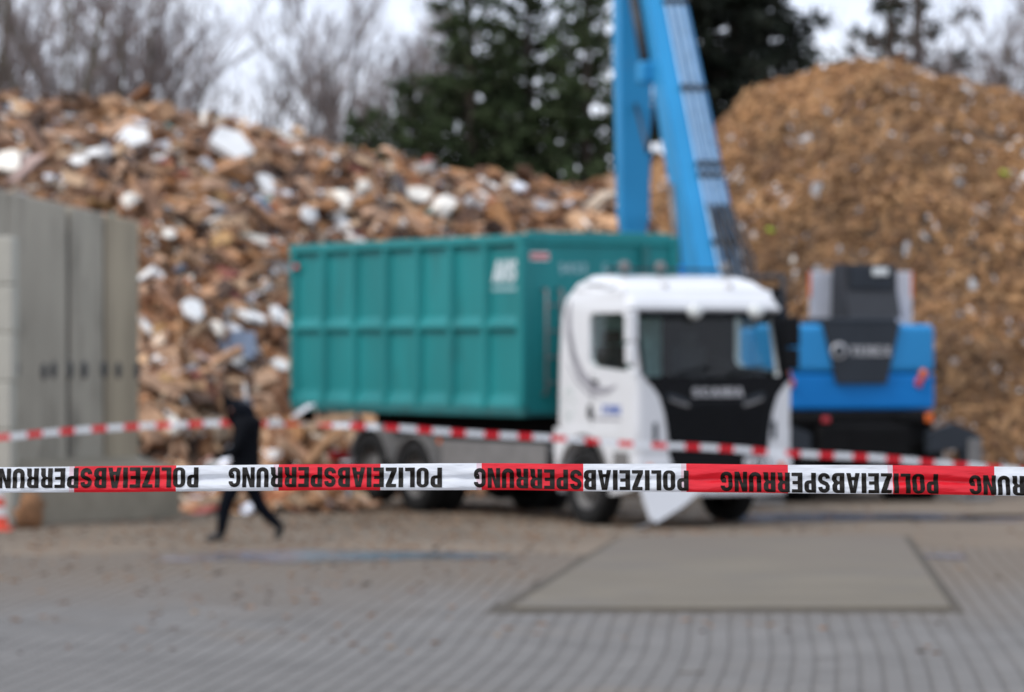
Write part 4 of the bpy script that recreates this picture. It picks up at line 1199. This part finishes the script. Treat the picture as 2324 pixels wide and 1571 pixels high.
cbox('front_post', .62, .72, -.05, .05, CZ0 + .1, 2.3, 'teal_dark')
m = MB(); m.tube([(1.2, -.05, 2.9), (1.27, -.14, 2.95), (1.34, -.05, 2.9)], .035, 8); m.build('hook_bar', M['steel'], cont)
for t in (.36, .60):
    m = MB(); m.tube([(t, .05, 3.12), (t, -.06, 3.12), (t, -.06, 1.7), (t, .05, 1.7)], .022, 6); m.build('ladder_rail', M['steel'], cont)
for z in (1.85, 2.2, 2.55, 2.9):
    m = MB(); m.tube([(.36, -.06, z), (.60, -.06, z)], .016, 6); m.build('ladder_rung', M['steel'], cont)
cbox('rear_door', .10, CW_ / 2 - .005, CL_ - .09, CL_ - .03, CZ0 + .06, CZ1 - .2)
cbox('rear_door', CW_ / 2 + .005, CW_ - .10, CL_ - .09, CL_ - .03, CZ0 + .06, CZ1 - .2)
cbox('rear_top_rail', .132, CW_ - .132, CL_ - .12, CL_ - .002, CZ1 - .13, CZ1 - .01)
for t in (.35, CW_ - .45):
    m = MB(); m.tube([(t, CL_ + .03, CZ0 + .1), (t, CL_ + .03, CZ1 - .25)], .025, 6); m.build('locking_bar', M['steel'], cont)
for t in (.2, CW_ - .2):
    m = MB(); m.lathe([(0, -.07), (.09, -.07), (.09, .07), (0, .07)], 16, 0, Matrix.Translation((t, CL_ - .25, CZ0 - .09))); m.build('roller', M['chassis'], cont)
def cside(p, q, a): return Vector((.083 - a, p, q))
sign_text('company_lettering', 'AHS', lambda x, y, a: cside(.92 - x, 3.22 + y, a), .30, M['white_print'], cont, width=.62, slant=.22, gap=.06, depth=.004)
m = MB(); m.prism([(.92, 3.10), (.18, 3.10), (.18, 3.16), (.92, 3.16)], [], cside, -.003, .004); m.build('lettering_line', M['faint_print'], cont)
def cfront(x, y, a): return Vector((x, .049 - a, y))
m = MB(); m.prism([(.16, 3.51), (.46, 3.51), (.46, 3.62), (.16, 3.62)], [], cfront, -.003, .004); st = m.build('front_sticker', M['cone_white'], cont)
m = MB(); m.prism([(.17, 3.535), (.45, 3.535), (.45, 3.595), (.17, 3.595)], [], cfront, -.003, .007); m.build('sticker_stripe', M['red_lens'], st)
sign_text('front_numbers', '1413', lambda x, y, a: cfront(.62 + x, 3.33 + y, a), .15, M['faint_print'], cont, width=.46, depth=.004)
sign_text('front_numbers', '6 74', lambda x, y, a: cfront(1.32 + x, 3.33 + y, a), .15, M['faint_print'], cont, width=.46, depth=.004)
m = MB(); m.box(-.008, .003, CL_ - .32, CL_ - .16, 3.50, 3.57); m.build('side_sticker', M['red_lens'], cont)

# ------------------------------------------------------------------ the blue material handler (local Y forwards, away from the viewer)
EX = R(16)
hand = empty('material_handler', (5.19, 58.0, 0), EX)
tag(hand, 'blue wheeled material handler seen from behind, boom raised beside the chip mound', 'excavator')
HWD = 1.30
def hbox(name, a, b, c, d, e, f, mt, bev=.03, parent=None):
    m = MB(); m.bbox(a, b, c, d, e, f, bev, seg=3); return m.build(name, M[mt], parent or hand)
cw = hbox('counterweight', -HWD, HWD, 0, 1.0, 1.94, 2.68, 'blue', .09)
hbox('counterweight_base', -HWD + .002, HWD - .002, .02, 1.0, 1.38, 1.939, 'blue_deep', .06)
for s in (-1, 1):
    a, b = sorted((s * HWD, s * .45))
    hbox('side_housing', a, b, 1.094, 3.6 if s > 0 else 2.4, 1.42, 2.62, 'blue', .05)
hbox('deck', -.445, .445, 1.004, 3.3, 1.42, 2.2, 'anthracite')
def rear(p, q, a): return Vector((p, -a, q))
m = MB(); m.prism([(-.55, 2.70), (.71, 2.70), (.49, 1.78), (-.31, 1.78)], [], rear, -.2, .035); hood = m.build('rear_hood', M['anthracite'], hand)
sign_text('lettering', 'TEREX', lambda x, y, a: rear(-.10 + x, 2.20 + y, a + .036), .15, M['lettering'], hood, width=.66, depth=.006)
m = MB(); m.lathe([(.085, -.008), (.13, -.008), (.13, .008), (.085, .008), (.085, -.008)], 20, 0, Matrix.Translation((-.28, -.036, 2.275)) @ Matrix.Rotation(PI / 2, 4, 'Z')); m.build('round_emblem', M['lettering'], hood)
hbox('hood_top', -.53, .69, .02, .98, 2.683, 2.78, 'anthracite', .04)
m = MB(); m.prism([(.2, 2.78), (1.0, 2.78), (.95, 3.60), (.40, 3.60), (.38, 3.2)], [], lambda p, q, a: Vector((a, p, q)), -.02, .82); eb = m.build('engine_cover', M['hose_dark'], hand)
m = MB(); m.bbox(.06, .74, .345, .378, 3.22, 3.56, .01); m.build('cover_panel', M['anthracite'], eb)
m = MB(); m.bbox(.40, .66, .31, .343, 3.42, 3.54, .015); m.build('work_lamp', M['lamp_white'], eb)
m = MB(); m.tube([(.92, .8, 2.62), (.92, .8, 2.95), (.98, .82, 3.06)], .055, 8); m.build('exhaust', M['hose_dark'], hand)
for a, b in ((-.34, .20), (.70, 1.34)):
    gpn = hbox('guard_plate', a, b, 1.05, 1.09, 2.625, 3.50, 'mesh_grey', .012)
    e_ = a if a < .3 else b
    hbox('marker_strip', e_ - .018, e_ + .018, 1.045, 1.095, 3.1, 3.49, 'orange_lens', .008, gpn)
for s in (-1, 1):
    for (dx, dz, mt) in ((0, 0, 'orange_lens'), (-s * .07, -.13, 'red_lens')):
        m = MB(); m.lathe([(0, -.035), (.06, -.03), (.075, .0), (.075, .05)], 14, 0, Matrix.Translation((s * 1.10 + dx, -.005 if mt == 'orange_lens' else .01, 1.92 + dz)) @ Matrix.Rotation(PI / 2, 4, 'Z') @ Matrix.Diagonal((1, .8, 1.15, 1)))
        m.build('tail_lamp', M[mt], hand)
# undercarriage
hbox('belly', -1.15, 1.15, -.25, 3.3, .80, 1.37, 'chassis', .04)
hbox('chassis', -.75, .75, -.4, 4.6, .62, 1.17, 'chassis', .06)
for y in (.35, 3.6):
    m = MB(); m.tube([(-1.3, y, .55), (1.3, y, .55)], .13, 10); m.build('axle', M['chassis'], hand)
    for s in (-1, 1):
        for x in (.80, 1.20):
            m = MB(); T = Matrix.Translation((s * x, y, .55)) @ (Matrix.Rotation(PI, 4, 'Z') if s > 0 else Matrix.Identity(4))
            m.lathe(tyre(.55, .34, 0), 32, 0, T)
            for k in range(28):
                m.box(-.14, .14, -.02, .02, .542, .562, 0, T @ Matrix.Rotation(2 * PI * k / 28, 4, 'X'))
            w_ = m.build('wheel', M['rubber'], hand)
            m = MB(); m.lathe([(.33, -.13), (.28, -.05), (.15, -.03), (.12, -.12), (0, -.12)], 24, 0, T); m.build('rim', M['rim'], w_)
for s in (-1, 1):
    hbox('fender_lamp_bar', min(s * .55, s * 1.2), max(s * .55, s * 1.2), -.36, -.26, 1.20, 1.30, 'chassis', .02)
for x in (-.62, 1.04):
    m = MB(); m.bbox(x - .065, x + .065, -.40, -.36, 1.20, 1.29 if x < 1.0 else 1.33, .02); m.build('rear_lamp', M['orange_lens'] if x != -.62 else M['red_lens'], hand)
for s in (-1, 1):
    m = MB()
    m.prism([(s * .95, 1.05), (s * 1.35, 1.20), (s * 1.78, 1.02), (s * 1.82, .25), (s * 1.52, .25), (s * 1.46, .80), (s * .95, .75)], [], lambda p, q, a: Vector((p, a, q)), -.62, -.42)
    ot = m.build('stabiliser_arm', M['anthracite'], hand)
    m = MB(); m.tube([(s * 1.67, -.52, .25), (s * 1.67, -.52, .06)], .07, 8); m.build('stabiliser_ram', M['steel'], ot)
    m = MB(); m.bbox(s * 1.67 - .26, s * 1.67 + .26, -.75, -.29, .0, .07, .02); m.build('stabiliser_foot', M['guard'], ot)
    m = MB(); m.bbox(min(s * 1.56, s * 1.78), max(s * 1.56, s * 1.78), -.66, -.622, .45, .95, .02); m.build('stabiliser_plate', M['guard'], ot)
# deck rails and operator cab ahead on the left
for y0, y1 in ((1.2, 2.3),):
    m = MB()
    m.tube([(-.72, y0, 2.62), (-.72, y0, 3.42), (-.98, y1, 3.42), (-.98, y1, 2.62)], .05, 6); m.tube([(-.72, y0, 3.05), (-.98, y1, 3.05)], .04, 6)
    m.build('hand_rail', M['hose_dark'], hand)
cabo_ = [(1.6, 2.22), (3.2, 2.22), (3.4, 2.7), (3.2, 3.40), (1.7, 3.45), (1.6, 3.3)]
cabw = [(1.8, 2.5), (3.05, 2.5), (3.15, 2.7), (3.05, 3.25), (1.8, 3.28)]
m = MB()
for x in (.56, 1.20): m.prism(cabo_, [cabw], lambda p, q, a: Vector((a, p, q)), x, x + .04)
m.box(.60, 1.20, 1.62, 3.2, 2.23, 2.31); m.box(.60, 1.20, 1.7, 3.15, 3.35, 3.44); m.box(.60, 1.20, 1.61, 1.65, 2.31, 3.33)
ocab = m.build('operator_cab', M['anthracite'], hand)
for x in (.58, 1.22):
    m = MB(); m.prism(cabw, [], lambda p, q, a: Vector((a, p, q)), x - .004, x + .004); m.build('cab_pane', M['glass'], ocab)
m = MB(); m.bbox(-1.25, -.48, 2.404, 3.5, 1.30, 2.2, .04); m.build('boom_bracket', M['blue_deep'], hand)
hbox('deck_box', -.98, -.62, 1.5, 2.1, 2.63, 3.25, 'chassis', .04)
# boom
bd = Vector((0, math.cos(R(58.8)), math.sin(R(58.8)))); bn = Vector((0, -bd.z, bd.y)); bx = Vector((1, 0, 0))
foot = Vector((-.938, 3.13, 2.45))
BLEN = 9.74
def bpt(s, x, n): return foot + bd * s + bx * x + bn * n
m = MB()
secs = [(-.25, .26, .30), (.5, .36, .50), (1.6, .375, .62), (4.5, .36, .42), (7.5, .33, .30), (BLEN, .26, .20)]   # length, half width, depth below the back face
vs = []
for s, hw, dp in secs: vs += [bpt(s, -hw, .30), bpt(s, hw, .30), bpt(s, hw, .30 - dp - .12), bpt(s, -hw, .30 - dp - .12)]
fs = [(0, 1, 2, 3), tuple(range(len(vs) - 4, len(vs)))[::-1]]
for i in range(len(secs) - 1):
    for k in range(4): fs.append((4 * i + k, 4 * i + (k + 1) % 4, 4 * i + 4 + (k + 1) % 4, 4 * i + 4 + k))
bm = bmesh.new(); bvs = [bm.verts.new(v) for v in vs]
for f in fs: bm.faces.new([bvs[i] for i in f])
bmesh.ops.recalc_face_normals(bm, faces=bm.faces[:])
bmesh.ops.bevel(bm, geom=bm.edges[:], offset=.018, segments=2, affect='EDGES')
m.addbm(bm); boom = m.build('boom', M['boom_blue'], hand)
m = MB(); m.lathe([(0, -.42), (.22, -.42), (.22, .42), (0, .42)], 20, 0, Matrix.Translation(foot)); m.build('boom_pivot', M['blue_deep'], boom)
for k in range(6):
    x = -.06 + .072 * k
    m = MB(); m.tube([bpt(-.3 - .05 * (k % 2), x * 1.1, .33), bpt(.9, x * 1.05, .36 + .02 * (k % 2)), bpt(3, x, .345), bpt(6, x * .9, .345), bpt(BLEN, x * .8, .35)], .026, 6)
    m.build('hydraulic_hose', M['hose'] if k % 2 == 0 else M['hose_mid'], boom)
for k in range(5):
    x = -.04 + .09 * k
    m = MB(); m.tube([bpt(2.3, x, .37), bpt(1.8, x * 1.1 + .02, .46), bpt(1.2, x * 1.25 + .06, .52), bpt(.5, x * 1.3 + .08, .42), bpt(-.2, x * 1.2, .25)], .035, 6); m.build('hose_loop', M['hose_dark'], boom)
for s in (1.55, 2.85, 3.05, 4.55, 6.3, 8.0):
    m = MB(); T = [bpt(s, -.10, .31), bpt(s, .32, .31), bpt(s + .09, .32, .31), bpt(s + .09, -.10, .31)]
    m.add(T + [p + bn * .085 for p in T], [(0, 1, 2, 3), (4, 5, 6, 7), (0, 1, 5, 4), (1, 2, 6, 5), (2, 3, 7, 6), (3, 0, 4, 7)]); m.build('hose_clamp', M['anthracite'], boom)
for s in (-.32, .32):
    m = MB(); p0 = Vector((-.938 + s * 1.3, 3.9, 2.0)); p1 = bpt(3.0, s * 1.25, -.1)
    m.tube([p0, p0.lerp(p1, .55)], .10, 10); m.build('boom_ram', M['blue_deep'], hand)
    m = MB(); m.tube([p0.lerp(p1, .5), p1], .06, 10); m.build('ram_rod', M['steel'], hand)
# stick and grapple
s_top, s_bot = bpt(BLEN - .15, 0, .0), Vector((-.938, 8.06, 4.0))
sdv = (s_bot - s_top).normalized(); sn = bx.cross(sdv).normalized()
vs = []
for t, hw, dp in ((-.06, .20, .20), (.10, .29, .26), (.5, .29, .24), (.92, .24, .20), (1.0, .15, .14)):
    p = s_top.lerp(s_bot, t)
    vs += [p - bx * hw - sn * dp, p + bx * hw - sn * dp, p + bx * hw + sn * dp, p - bx * hw + sn * dp]
bm = bmesh.new(); bvs = [bm.verts.new(v) for v in vs]
bm.faces.new(bvs[:4]); bm.faces.new(bvs[-4:][::-1])
for i in range(4):
    for k in range(4): bm.faces.new((bvs[4 * i + k], bvs[4 * i + (k + 1) % 4], bvs[4 * i + 4 + (k + 1) % 4], bvs[4 * i + 4 + k]))
bmesh.ops.recalc_face_normals(bm, faces=bm.faces[:])
bmesh.ops.bevel(bm, geom=bm.edges[:], offset=.03, segments=2, affect='EDGES')
m = MB(); m.addbm(bm); stick = m.build('stick', M['boom_blue'], hand)
def w2l(p):
    d = p - Vector(hand.location); c, s_ = math.cos(-EX), math.sin(-EX)
    return Vector((d.x * c - d.y * s_, d.x * s_ + d.y * c, d.z))
lug = w2l(at(1470, 165, 63.4))
m = MB(); m.bbox(lug.x - .16, lug.x + .16, lug.y - .14, lug.y + .16, lug.z - .18, lug.z + .18, .05); m.build('ram_lug', M['boom_blue'], boom)
ram_t = w2l(at(1418, -130, 64.6))
m = MB(); m.tube([lug, lug.lerp(ram_t, .75)], .10, 10); m.build('stick_ram', M['hose_dark'], stick)
m = MB(); m.tube([lug.lerp(ram_t, .55), ram_t], .05, 10); m.build('ram_rod', M['steel'], stick)
m = MB(); m.tube([lug + Vector((.1, -.1, -.1)), lug + Vector((.14, .12, -.75)), lug + Vector((.1, .3, -1.3)), s_top.lerp(s_bot, .62) - sn * .1], .03, 6); m.build('hydraulic_hose', M['hose_dark'], stick)
m = MB(); m.tube([s_bot, s_bot + Vector((0, 0, -.45))], .12, 10); m.tube([s_bot + Vector((0, 0, -.4)), s_bot + Vector((0, 0, -.75))], .26, 12); gh = m.build('grapple_head', M['anthracite'], hand)
for k in range(5):
    a = 2 * PI * k / 5
    d = Vector((math.cos(a), math.sin(a), 0))
    b = s_bot + Vector((0, 0, -.6))
    m = MB(); m.tube([b + d * .2, b + d * .62 + Vector((0, 0, -.3)), b + d * .60 + Vector((0, 0, -.9)), b + d * .22 + Vector((0, 0, -1.45))], [.09, .11, .09, .02], 6); m.build('grapple_tine', M['steel'], gh)

# ------------------------------------------------------------------ the walking person (local X to the right of the picture)
person = empty('person', ground_at(550, 1229))
tag(person, 'person in dark clothes striding left past the truck with one arm raised to the head', 'person')
V, E, RAD = [], [], []
def node(p, r_, parent=None):
    k = 1.16 if r_[0] > .045 else 1.0
    V.append(p); RAD.append((r_[0] * k, r_[1] * k))
    if parent is not None: E.append((parent, len(V) - 1))
    return len(V) - 1
pel = node((.02, 0, .90), (.155, .15))
sp1 = node((.035, 0, 1.05), (.14, .14), pel)
sp2 = node((.045, 0, 1.22), (.155, .165), sp1)
sp3 = node((.05, 0, 1.37), (.145, .16), sp2)
nk = node((.01, 0, 1.47), (.07, .07), sp3)
hd = node((-.02, 0, 1.55), (.085, .085), nk)
hd2 = node((-.035, 0, 1.64), (.095, .085), hd)
hd3 = node((-.02, 0, 1.70), (.06, .06), hd2)
# front leg (near side)
a = node((-.01, -.09, .82), (.105, .11), pel); a = node((-.12, -.10, .62), (.095, .095), a); a = node((-.20, -.10, .46), (.078, .08), a)
a = node((-.22, -.10, .30), (.075, .072), a); a = node((-.245, -.10, .12), (.055, .05), a); h1 = node((-.25, -.10, .055), (.055, .05), a); a = node((-.36, -.10, .045), (.05, .042), h1); a = node((-.44, -.10, .035), (.036, .03), a)
# rear leg
a = node((.07, .09, .80), (.105, .11), pel); a = node((.13, .10, .60), (.092, .092), a); a = node((.19, .10, .44), (.076, .076), a)
a = node((.32, .10, .29), (.07, .068), a); a = node((.43, .10, .19), (.052, .05), a); h2 = node((.46, .10, .145), (.05, .048), a); a = node((.42, .10, .07), (.048, .042), h2); a = node((.385, .10, .032), (.034, .028), a)
# raised arm (far side): upper arm forward, forearm up beside the head
a = node((.0, .17, 1.39), (.085, .085), sp3); a = node((-.07, .19, 1.41), (.07, .07), a); a = node((-.135, .17, 1.46), (.062, .06), a)
a = node((-.165, .13, 1.60), (.078, .072), a); ra = node((-.20, .09, 1.73), (.05, .046), a)
# forward arm (near side)
b = node((.03, -.18, 1.37), (.085, .085), sp3); b = node((-.02, -.21, 1.24), (.068, .068), b); b = node((-.07, -.22, 1.10), (.058, .058), b)
b = node((-.22, -.21, 1.05), (.05, .05), b); b = node((-.345, -.20, 1.01), (.036, .034), b)
la = b
def hand_chain(w, d, up, s):
    palm = node(tuple(Vector(V[w]) + d * .05), (.032, .022), w)
    side_ = d.cross(up).normalized()
    pk = node(tuple(Vector(V[w]) + d * .085), (.034, .018), palm)
    for k, ln in enumerate((.065, .078, .073, .055)):
        o = side_ * (.027 - .018 * k) * s
        f1 = node(tuple(Vector(V[pk]) + o + d * .02), (.0095, .0095), pk); f2 = node(tuple(Vector(V[f1]) + d * ln * .55 - up * .012), (.0088, .0088), f1)
        node(tuple(Vector(V[f2]) + d * ln * .4 - up * .022), (.0075, .0075), f2)
    t1 = node(tuple(Vector(V[palm]) + side_ * .038 * s), (.011, .011), palm); node(tuple(Vector(V[t1]) + side_ * .012 * s + d * .035), (.009, .009), t1)
hand_chain(ra, Vector((-.25, -.2, .95)).normalized(), Vector((1, 0, .2)).normalized(), 1)
hand_chain(la, Vector((-.95, 0, -.3)).normalized(), Vector((-.3, 0, .95)).normalized(), 1)
me = bpy.data.meshes.new('body'); me.from_pydata(V, E, [])
po = link('work', me)
md = po.modifiers.new('skin', 'SKIN'); md.use_smooth_shade = True
for i, sv in enumerate(me.skin_vertices[0].data):
    sv.radius = RAD[i]; sv.use_root = (i == 0); sv.use_loose = False
sb_ = po.modifiers.new('sub', 'SUBSURF'); sb_.levels = 2; sb_.render_levels = 2
bme = evaluated(po, 'body'); bpy.data.objects.remove(po, do_unlink=True)
bme.name = 'body'; bme.materials.clear()
for k in ('cloth', 'trouser', 'skin', 'shoe'): bme.materials.append(M[k])
for p in bme.polygons:
    c = p.center; p.use_smooth = True
    if c.x < -.35 and .9 < c.z < 1.15: k = 2
    elif c.z > 1.86 and c.x < -.12: k = 2
    elif 1.50 < c.z < 1.68 and -.145 < c.x < -.085 and abs(c.y) < .06: k = 2
    elif c.z < .10 or (c.x > .36 and c.z < .16): k = 3
    elif c.z < .86: k = 1
    else: k = 0
    p.material_index = k
link('body', bme, person)
def shell(name, pts, m_, parent, sub=2):
    bm = bmesh.new(); bmesh.ops.create_icosphere(bm, subdivisions=3, radius=1.0)
    for v in bm.verts: v.co = pts(v.co.copy())
    m = MB(); m.addbm(bm, smooth=True); return m.build(name, m_, parent)
def hood_fn(c):
    x, y, z = c
    if x < -.2 and z < .55: x = -.2 + (x + .2) * .75          # open towards the face
    return Vector((.0 + x * .165 + .06 * (z < -.3) * (x > 0) - .055 * max(0, z), y * .135, 1.585 + z * .135 - .03 * x))
shell('hood', hood_fn, M['hood'], person)
shell('jacket_collar', lambda c: Vector((.06 + c.x * .185, c.y * .22, 1.425 + c.z * .105)), M['cloth'], person)
m = MB()
ring = lambda z, rx, ry, ox: [(ox + rx * math.cos(2 * PI * k / 24), ry * math.sin(2 * PI * k / 24), z) for k in range(24)]
rs = [ring(1.40, .175, .215, .06), ring(1.15, .172, .20, .045), ring(.95, .178, .20, .035), ring(.76, .188, .205, .03)]
m.add([p for r_ in rs for p in r_], [(24 * i + k, 24 * i + (k + 1) % 24, 24 * i + 24 + (k + 1) % 24, 24 * i + 24 + k) for i in range(3) for k in range(24)], 0, True)
m.build('jacket', M['cloth'], person)
shell('hair', lambda c: Vector((.0 + c.x * .075, c.y * .088 - .005, 1.635 + c.z * .088)), M['hair'], person)
for s in (-1, 1):
    shell('eye', lambda c: Vector((-.118 + c.x * .010, s * .032 + c.y * .013, 1.615 + c.z * .008)), M['hair'], person)
shell('nose', lambda c: Vector((-.128 + c.x * .016, c.y * .014, 1.585 + c.z * .022)), M['skin'], person)
shell('mouth', lambda c: Vector((-.115 + c.x * .010, c.y * .024, 1.545 + c.z * .006)), M['red_lens'], person)

# ------------------------------------------------------------------ barrier tapes
def tape(name, label, u0, u1, surf, blocks, rows, step, words=(), ink=True, text_fn=None, edges=()):
    """surf(u, v) gives the point; v runs 0 (upper edge) to 1 (lower edge); blocks = red intervals"""
    us = [u0]
    while us[-1] < u1 - 1e-6: us.append(min(u1, us[-1] + step))
    for a_, b_ in blocks:
        us += [a_, b_]
    us += [e for e in edges]
    us = sorted(set(round(u, 5) for u in us if u0 <= u <= u1))
    vs = [surf(u, j / rows) for u in us for j in range(rows + 1)]
    m = MB()
    for i in range(len(us) - 1):
        c = (us[i] + us[i + 1]) / 2
        mi = 1 if any(a_ <= c <= b_ for a_, b_ in blocks) else 0
        if mi == 0 and any(a_ - .010 <= c <= a_ for a_, b_ in blocks) and edges: mi = 2
        m.add([], [], 0)
        for j in range(rows):
            m.f.append([i * (rows + 1) + j, i * (rows + 1) + j + 1, (i + 1) * (rows + 1) + j + 1, (i + 1) * (rows + 1) + j]); m.m.append(mi); m.s.append(True)
    m.v = [tuple(v) for v in vs]
    o = m.build(name, [M['tape_white'], M['tape_red'], M['tape_pink']])
    tag(o, label, 'barrier tape')
    return o

TD = 7.5
PXM = TD / FK            # metres per print pixel at the near tape
def tz(xd):              # upper edge, and visible height, in print pixels
    top = lerp_tab([(-1200, 1090), (0, 1061), (300, 1058), (700, 1054), (1160, 1052), (1600, 1054), (2000, 1056), (2324, 1060), (3500, 1085)], xd)
    hgt = lerp_tab([(-1200, 57), (0, 58), (600, 59), (1160, 61), (1700, 64), (2324, 66), (3500, 66)], xd)
    return top, hgt
def near_surf(u, v):
    xd = 1162 + u / PXM
    top, hgt = tz(xd)
    z = CAM_H - (top + hgt * v - 785.5) * PXM + 0.0011 * noise.noise(Vector((u * 4.5, v * 1.5, 9)))
    dy = 0.010 * (1 - v) ** 2 * 1.2                                    # the upper part leans back
    dy += 0.0065 * math.exp(-((v - .55) / .12) ** 2)                    # soft crease along the middle
    dy += 0.0040 * noise.noise(Vector((u * 20, v * 3.0, 0))) * (0.4 + math.exp(-((v - .55) / .3) ** 2)) + 0.0018 * noise.noise(Vector((u * 55, v * 6, 5)))
    if v > .93: dy += (v - .93) * .05
    return Vector((u, TD + dy, z))
reds = []
for xr in (-1679, -1218, -757, -295, 168, 632, 1093, 1558, 2027, 2491, 2955, 3419):
    reds.append(((xr - 1162) * PXM, (xr + 231 - 1162) * PXM))
edges_ = [a_ - .010 for a_, b_ in reds]
ntape = tape('police_tape', 'sharp red and white police tape with black lettering across the foreground', -2.55, 2.5, near_surf, reds, 16, .012, edges=edges_)
WORD = 'POLIZEIABSPERRUNG'
TWD = text_width(WORD, .085)
def letter_bm(ch):
    w, pts, tr = glyph_tris(ch)
    bm = bmesh.new(); vv_ = [bm.verts.new((p[0], p[1], 0)) for p in pts]
    for t in tr:
        try: bm.faces.new([vv_[i] for i in t])
        except ValueError: pass
    for k in range(1, 12):
        bmesh.ops.bisect_plane(bm, geom=bm.verts[:] + bm.edges[:] + bm.faces[:], plane_co=(0, k / 12, 0), plane_no=(0, 1, 0))
    for k in range(1, 4):
        bmesh.ops.bisect_plane(bm, geom=bm.verts[:] + bm.edges[:] + bm.faces[:], plane_co=(w * k / 4, 0, 0), plane_no=(1, 0, 0))
    return w, bm
cache = {}
for ch in set(WORD):
    w, bm = letter_bm(ch); bm.verts.index_update()
    cache[ch] = (w, [v.co.copy() for v in bm.verts], [[v.index for v in f.verts] for f in bm.faces]); bm.free()
def v0_px(xd): return lerp_tab([(-1200, 2), (0, 3), (300, 3.5), (900, 8), (1300, 13), (1800, 17.5), (2324, 20), (3500, 21)], xd)
for xr, xl in ((-1208, -1693), (-655, -1140), (-102, -588), (450, -36), (1003, 518), (1563, 1075), (2130, 1635), (2696, 2200), (3260, 2765)):
    if xr < -1450 + 400 or xl > 3300 - 400: continue
    k = (xr - xl) / TWD
    m = MB(); x0 = 0
    for ch in WORD:
        w, vs, fs = cache[ch]
        bm = bmesh.new()
        bv = [bm.verts.new((xr - (x0 + p.x) * k, v0_px(xr - x0 * k) + p.y * 45.0, 0)) for p in vs]
        for f in fs:
            try: bm.faces.new([bv[i] for i in f])
            except ValueError: pass
        hg = tz(xr - x0 * k)[1]
        bmesh.ops.bisect_plane(bm, geom=bm.verts[:] + bm.edges[:] + bm.faces[:], plane_co=(0, hg - .8, 0), plane_no=(0, 1, 0), clear_outer=True)
        bm.verts.index_update()
        pts = []
        for v in bm.verts:
            u = (v.co.x - 1162) * PXM
            h_ = tz(v.co.x)[1]
            p = near_surf(u, v.co.y / h_); pts.append(p + Vector((0, -.0011, 0)))
        m.add(pts, [[v.index for v in f.verts] for f in bm.faces], 0, True)
        bm.free(); x0 += w + .085
    m.build('lettering', M['tape_ink'], ntape)
# the second tape, further away, slack and twisted behind the walking person
FD = 48.4
def far_surf(u, v):
    xd = 1162 + u / FD * FK
    y = lerp_tab([(-600, 1040), (0, 992), (170, 978), (330, 965), (500, 961), (700, 962), (830, 968), (1100, 985), (1400, 1005), (1800, 1028), (2000, 1041), (2200, 1056), (2330, 1070), (2900, 1130)], xd)
    z = CAM_H - (y - 785.5) / FK * FD
    tw = 0.0
    if 560 < xd < 860: tw = PI * (0.5 - 0.5 * math.cos(PI * (xd - 560) / 300))
    hw = 0.036 * (v * 2 - 1)
    return Vector((u, FD + hw * math.sin(tw) + .01 * math.sin(u * 2.3), z - hw * math.cos(tw) + .006 * math.sin(u * 3.1)))
fr_reds = []
x = -600
off = 62
per = 73.0
xx = off - per * 12
while xx < 2900:
    fr_reds.append(((xx - 1162) / FK * FD, (xx + per * .47 - 1162) / FK * FD)); 
    xx += per if xx < 700 else 76.0
ftape = tape('police_tape', 'blurred red and white tape strung behind the walking person and before the truck', -8.4, 8.6, far_surf, fr_reds, 4, .1)
def stake(name, loc, h, label):
    e = empty(name, loc); tag(e, label, 'post')
    m = MB(); m.tube([(0, 0, -.15), (0, 0, h)], .018, 8); m.build('rod', M['steel'], e)
    m = MB(); m.lathe([(0, 0), (.03, 0), (.03, .03), (0, .04)], 10, 0, Matrix.Translation((0, 0, h)) @ Matrix.Rotation(-PI / 2, 4, 'Y')); m.build('cap', M['cone_red'], e)
p = near_surf(-2.55, .5); stake('steel_stake', (p.x, p.y + .03, ground_z(p.x, p.y)), p.z - ground_z(p.x, p.y) + .1, 'thin steel stake holding the left end of the foreground tape')
p = near_surf(2.5, .5); stake('steel_stake', (p.x, p.y + .03, ground_z(p.x, p.y)), p.z - ground_z(p.x, p.y) + .1, 'thin steel stake holding the right end of the foreground tape')
p = far_surf(-8.4, .5); stake('steel_stake', (p.x, p.y + .03, 0), p.z + .1, 'thin steel stake at the left end of the blurred far tape')
p = far_surf(8.6, .5); stake('steel_stake', (p.x, p.y + .03, 0), p.z + .1, 'thin steel stake at the right end of the blurred far tape')

# ------------------------------------------------------------------ wood crumbs trodden over the yard
lv, lf, lt = [], [], []
for _ in range(5200):
    d = rnd.uniform(29, 57); x = rnd.gauss(-1.5, 3.2)
    w_ = (d - 27) / 30
    if rnd.random() > w_ * w_ + .06 or abs(x) > 8 or in_slab(x, d, .2): continue
    c = Vector((x, d, .024 if d < 45 else .008)); a_ = rnd.uniform(0, PI); q = rnd.uniform(.012, .05); e_ = rnd.uniform(.006, .018)
    u = Vector((math.cos(a_), math.sin(a_), 0)) * q; v = Vector((-math.sin(a_), math.cos(a_), 0)) * e_; h_ = Vector((0, 0, e_ * .6))
    b = len(lv)
    for k in (c - u - v, c + u - v, c + u + v, c - u + v): lv.append(tuple(k - h_))
    for k in (c - u - v, c + u - v, c + u + v, c - u + v): lv.append(tuple(k + h_))
    col = tuple(c * .62 for c in rnd.choice(WOODS))
    for k in ((4, 5, 6, 7), (0, 1, 5, 4), (1, 2, 6, 5), (2, 3, 7, 6), (3, 0, 4, 7)): lf.append([b + i for i in k]); lt.append(col)
me = bpy.data.meshes.new('wood_crumbs'); me.from_pydata(lv, [], lf); me.materials.append(M['debris']); set_tint(me, lt)
tag(link('wood_crumbs', me), 'fine wood crumbs scattered over the yard paving', 'wood crumbs', kind='stuff')
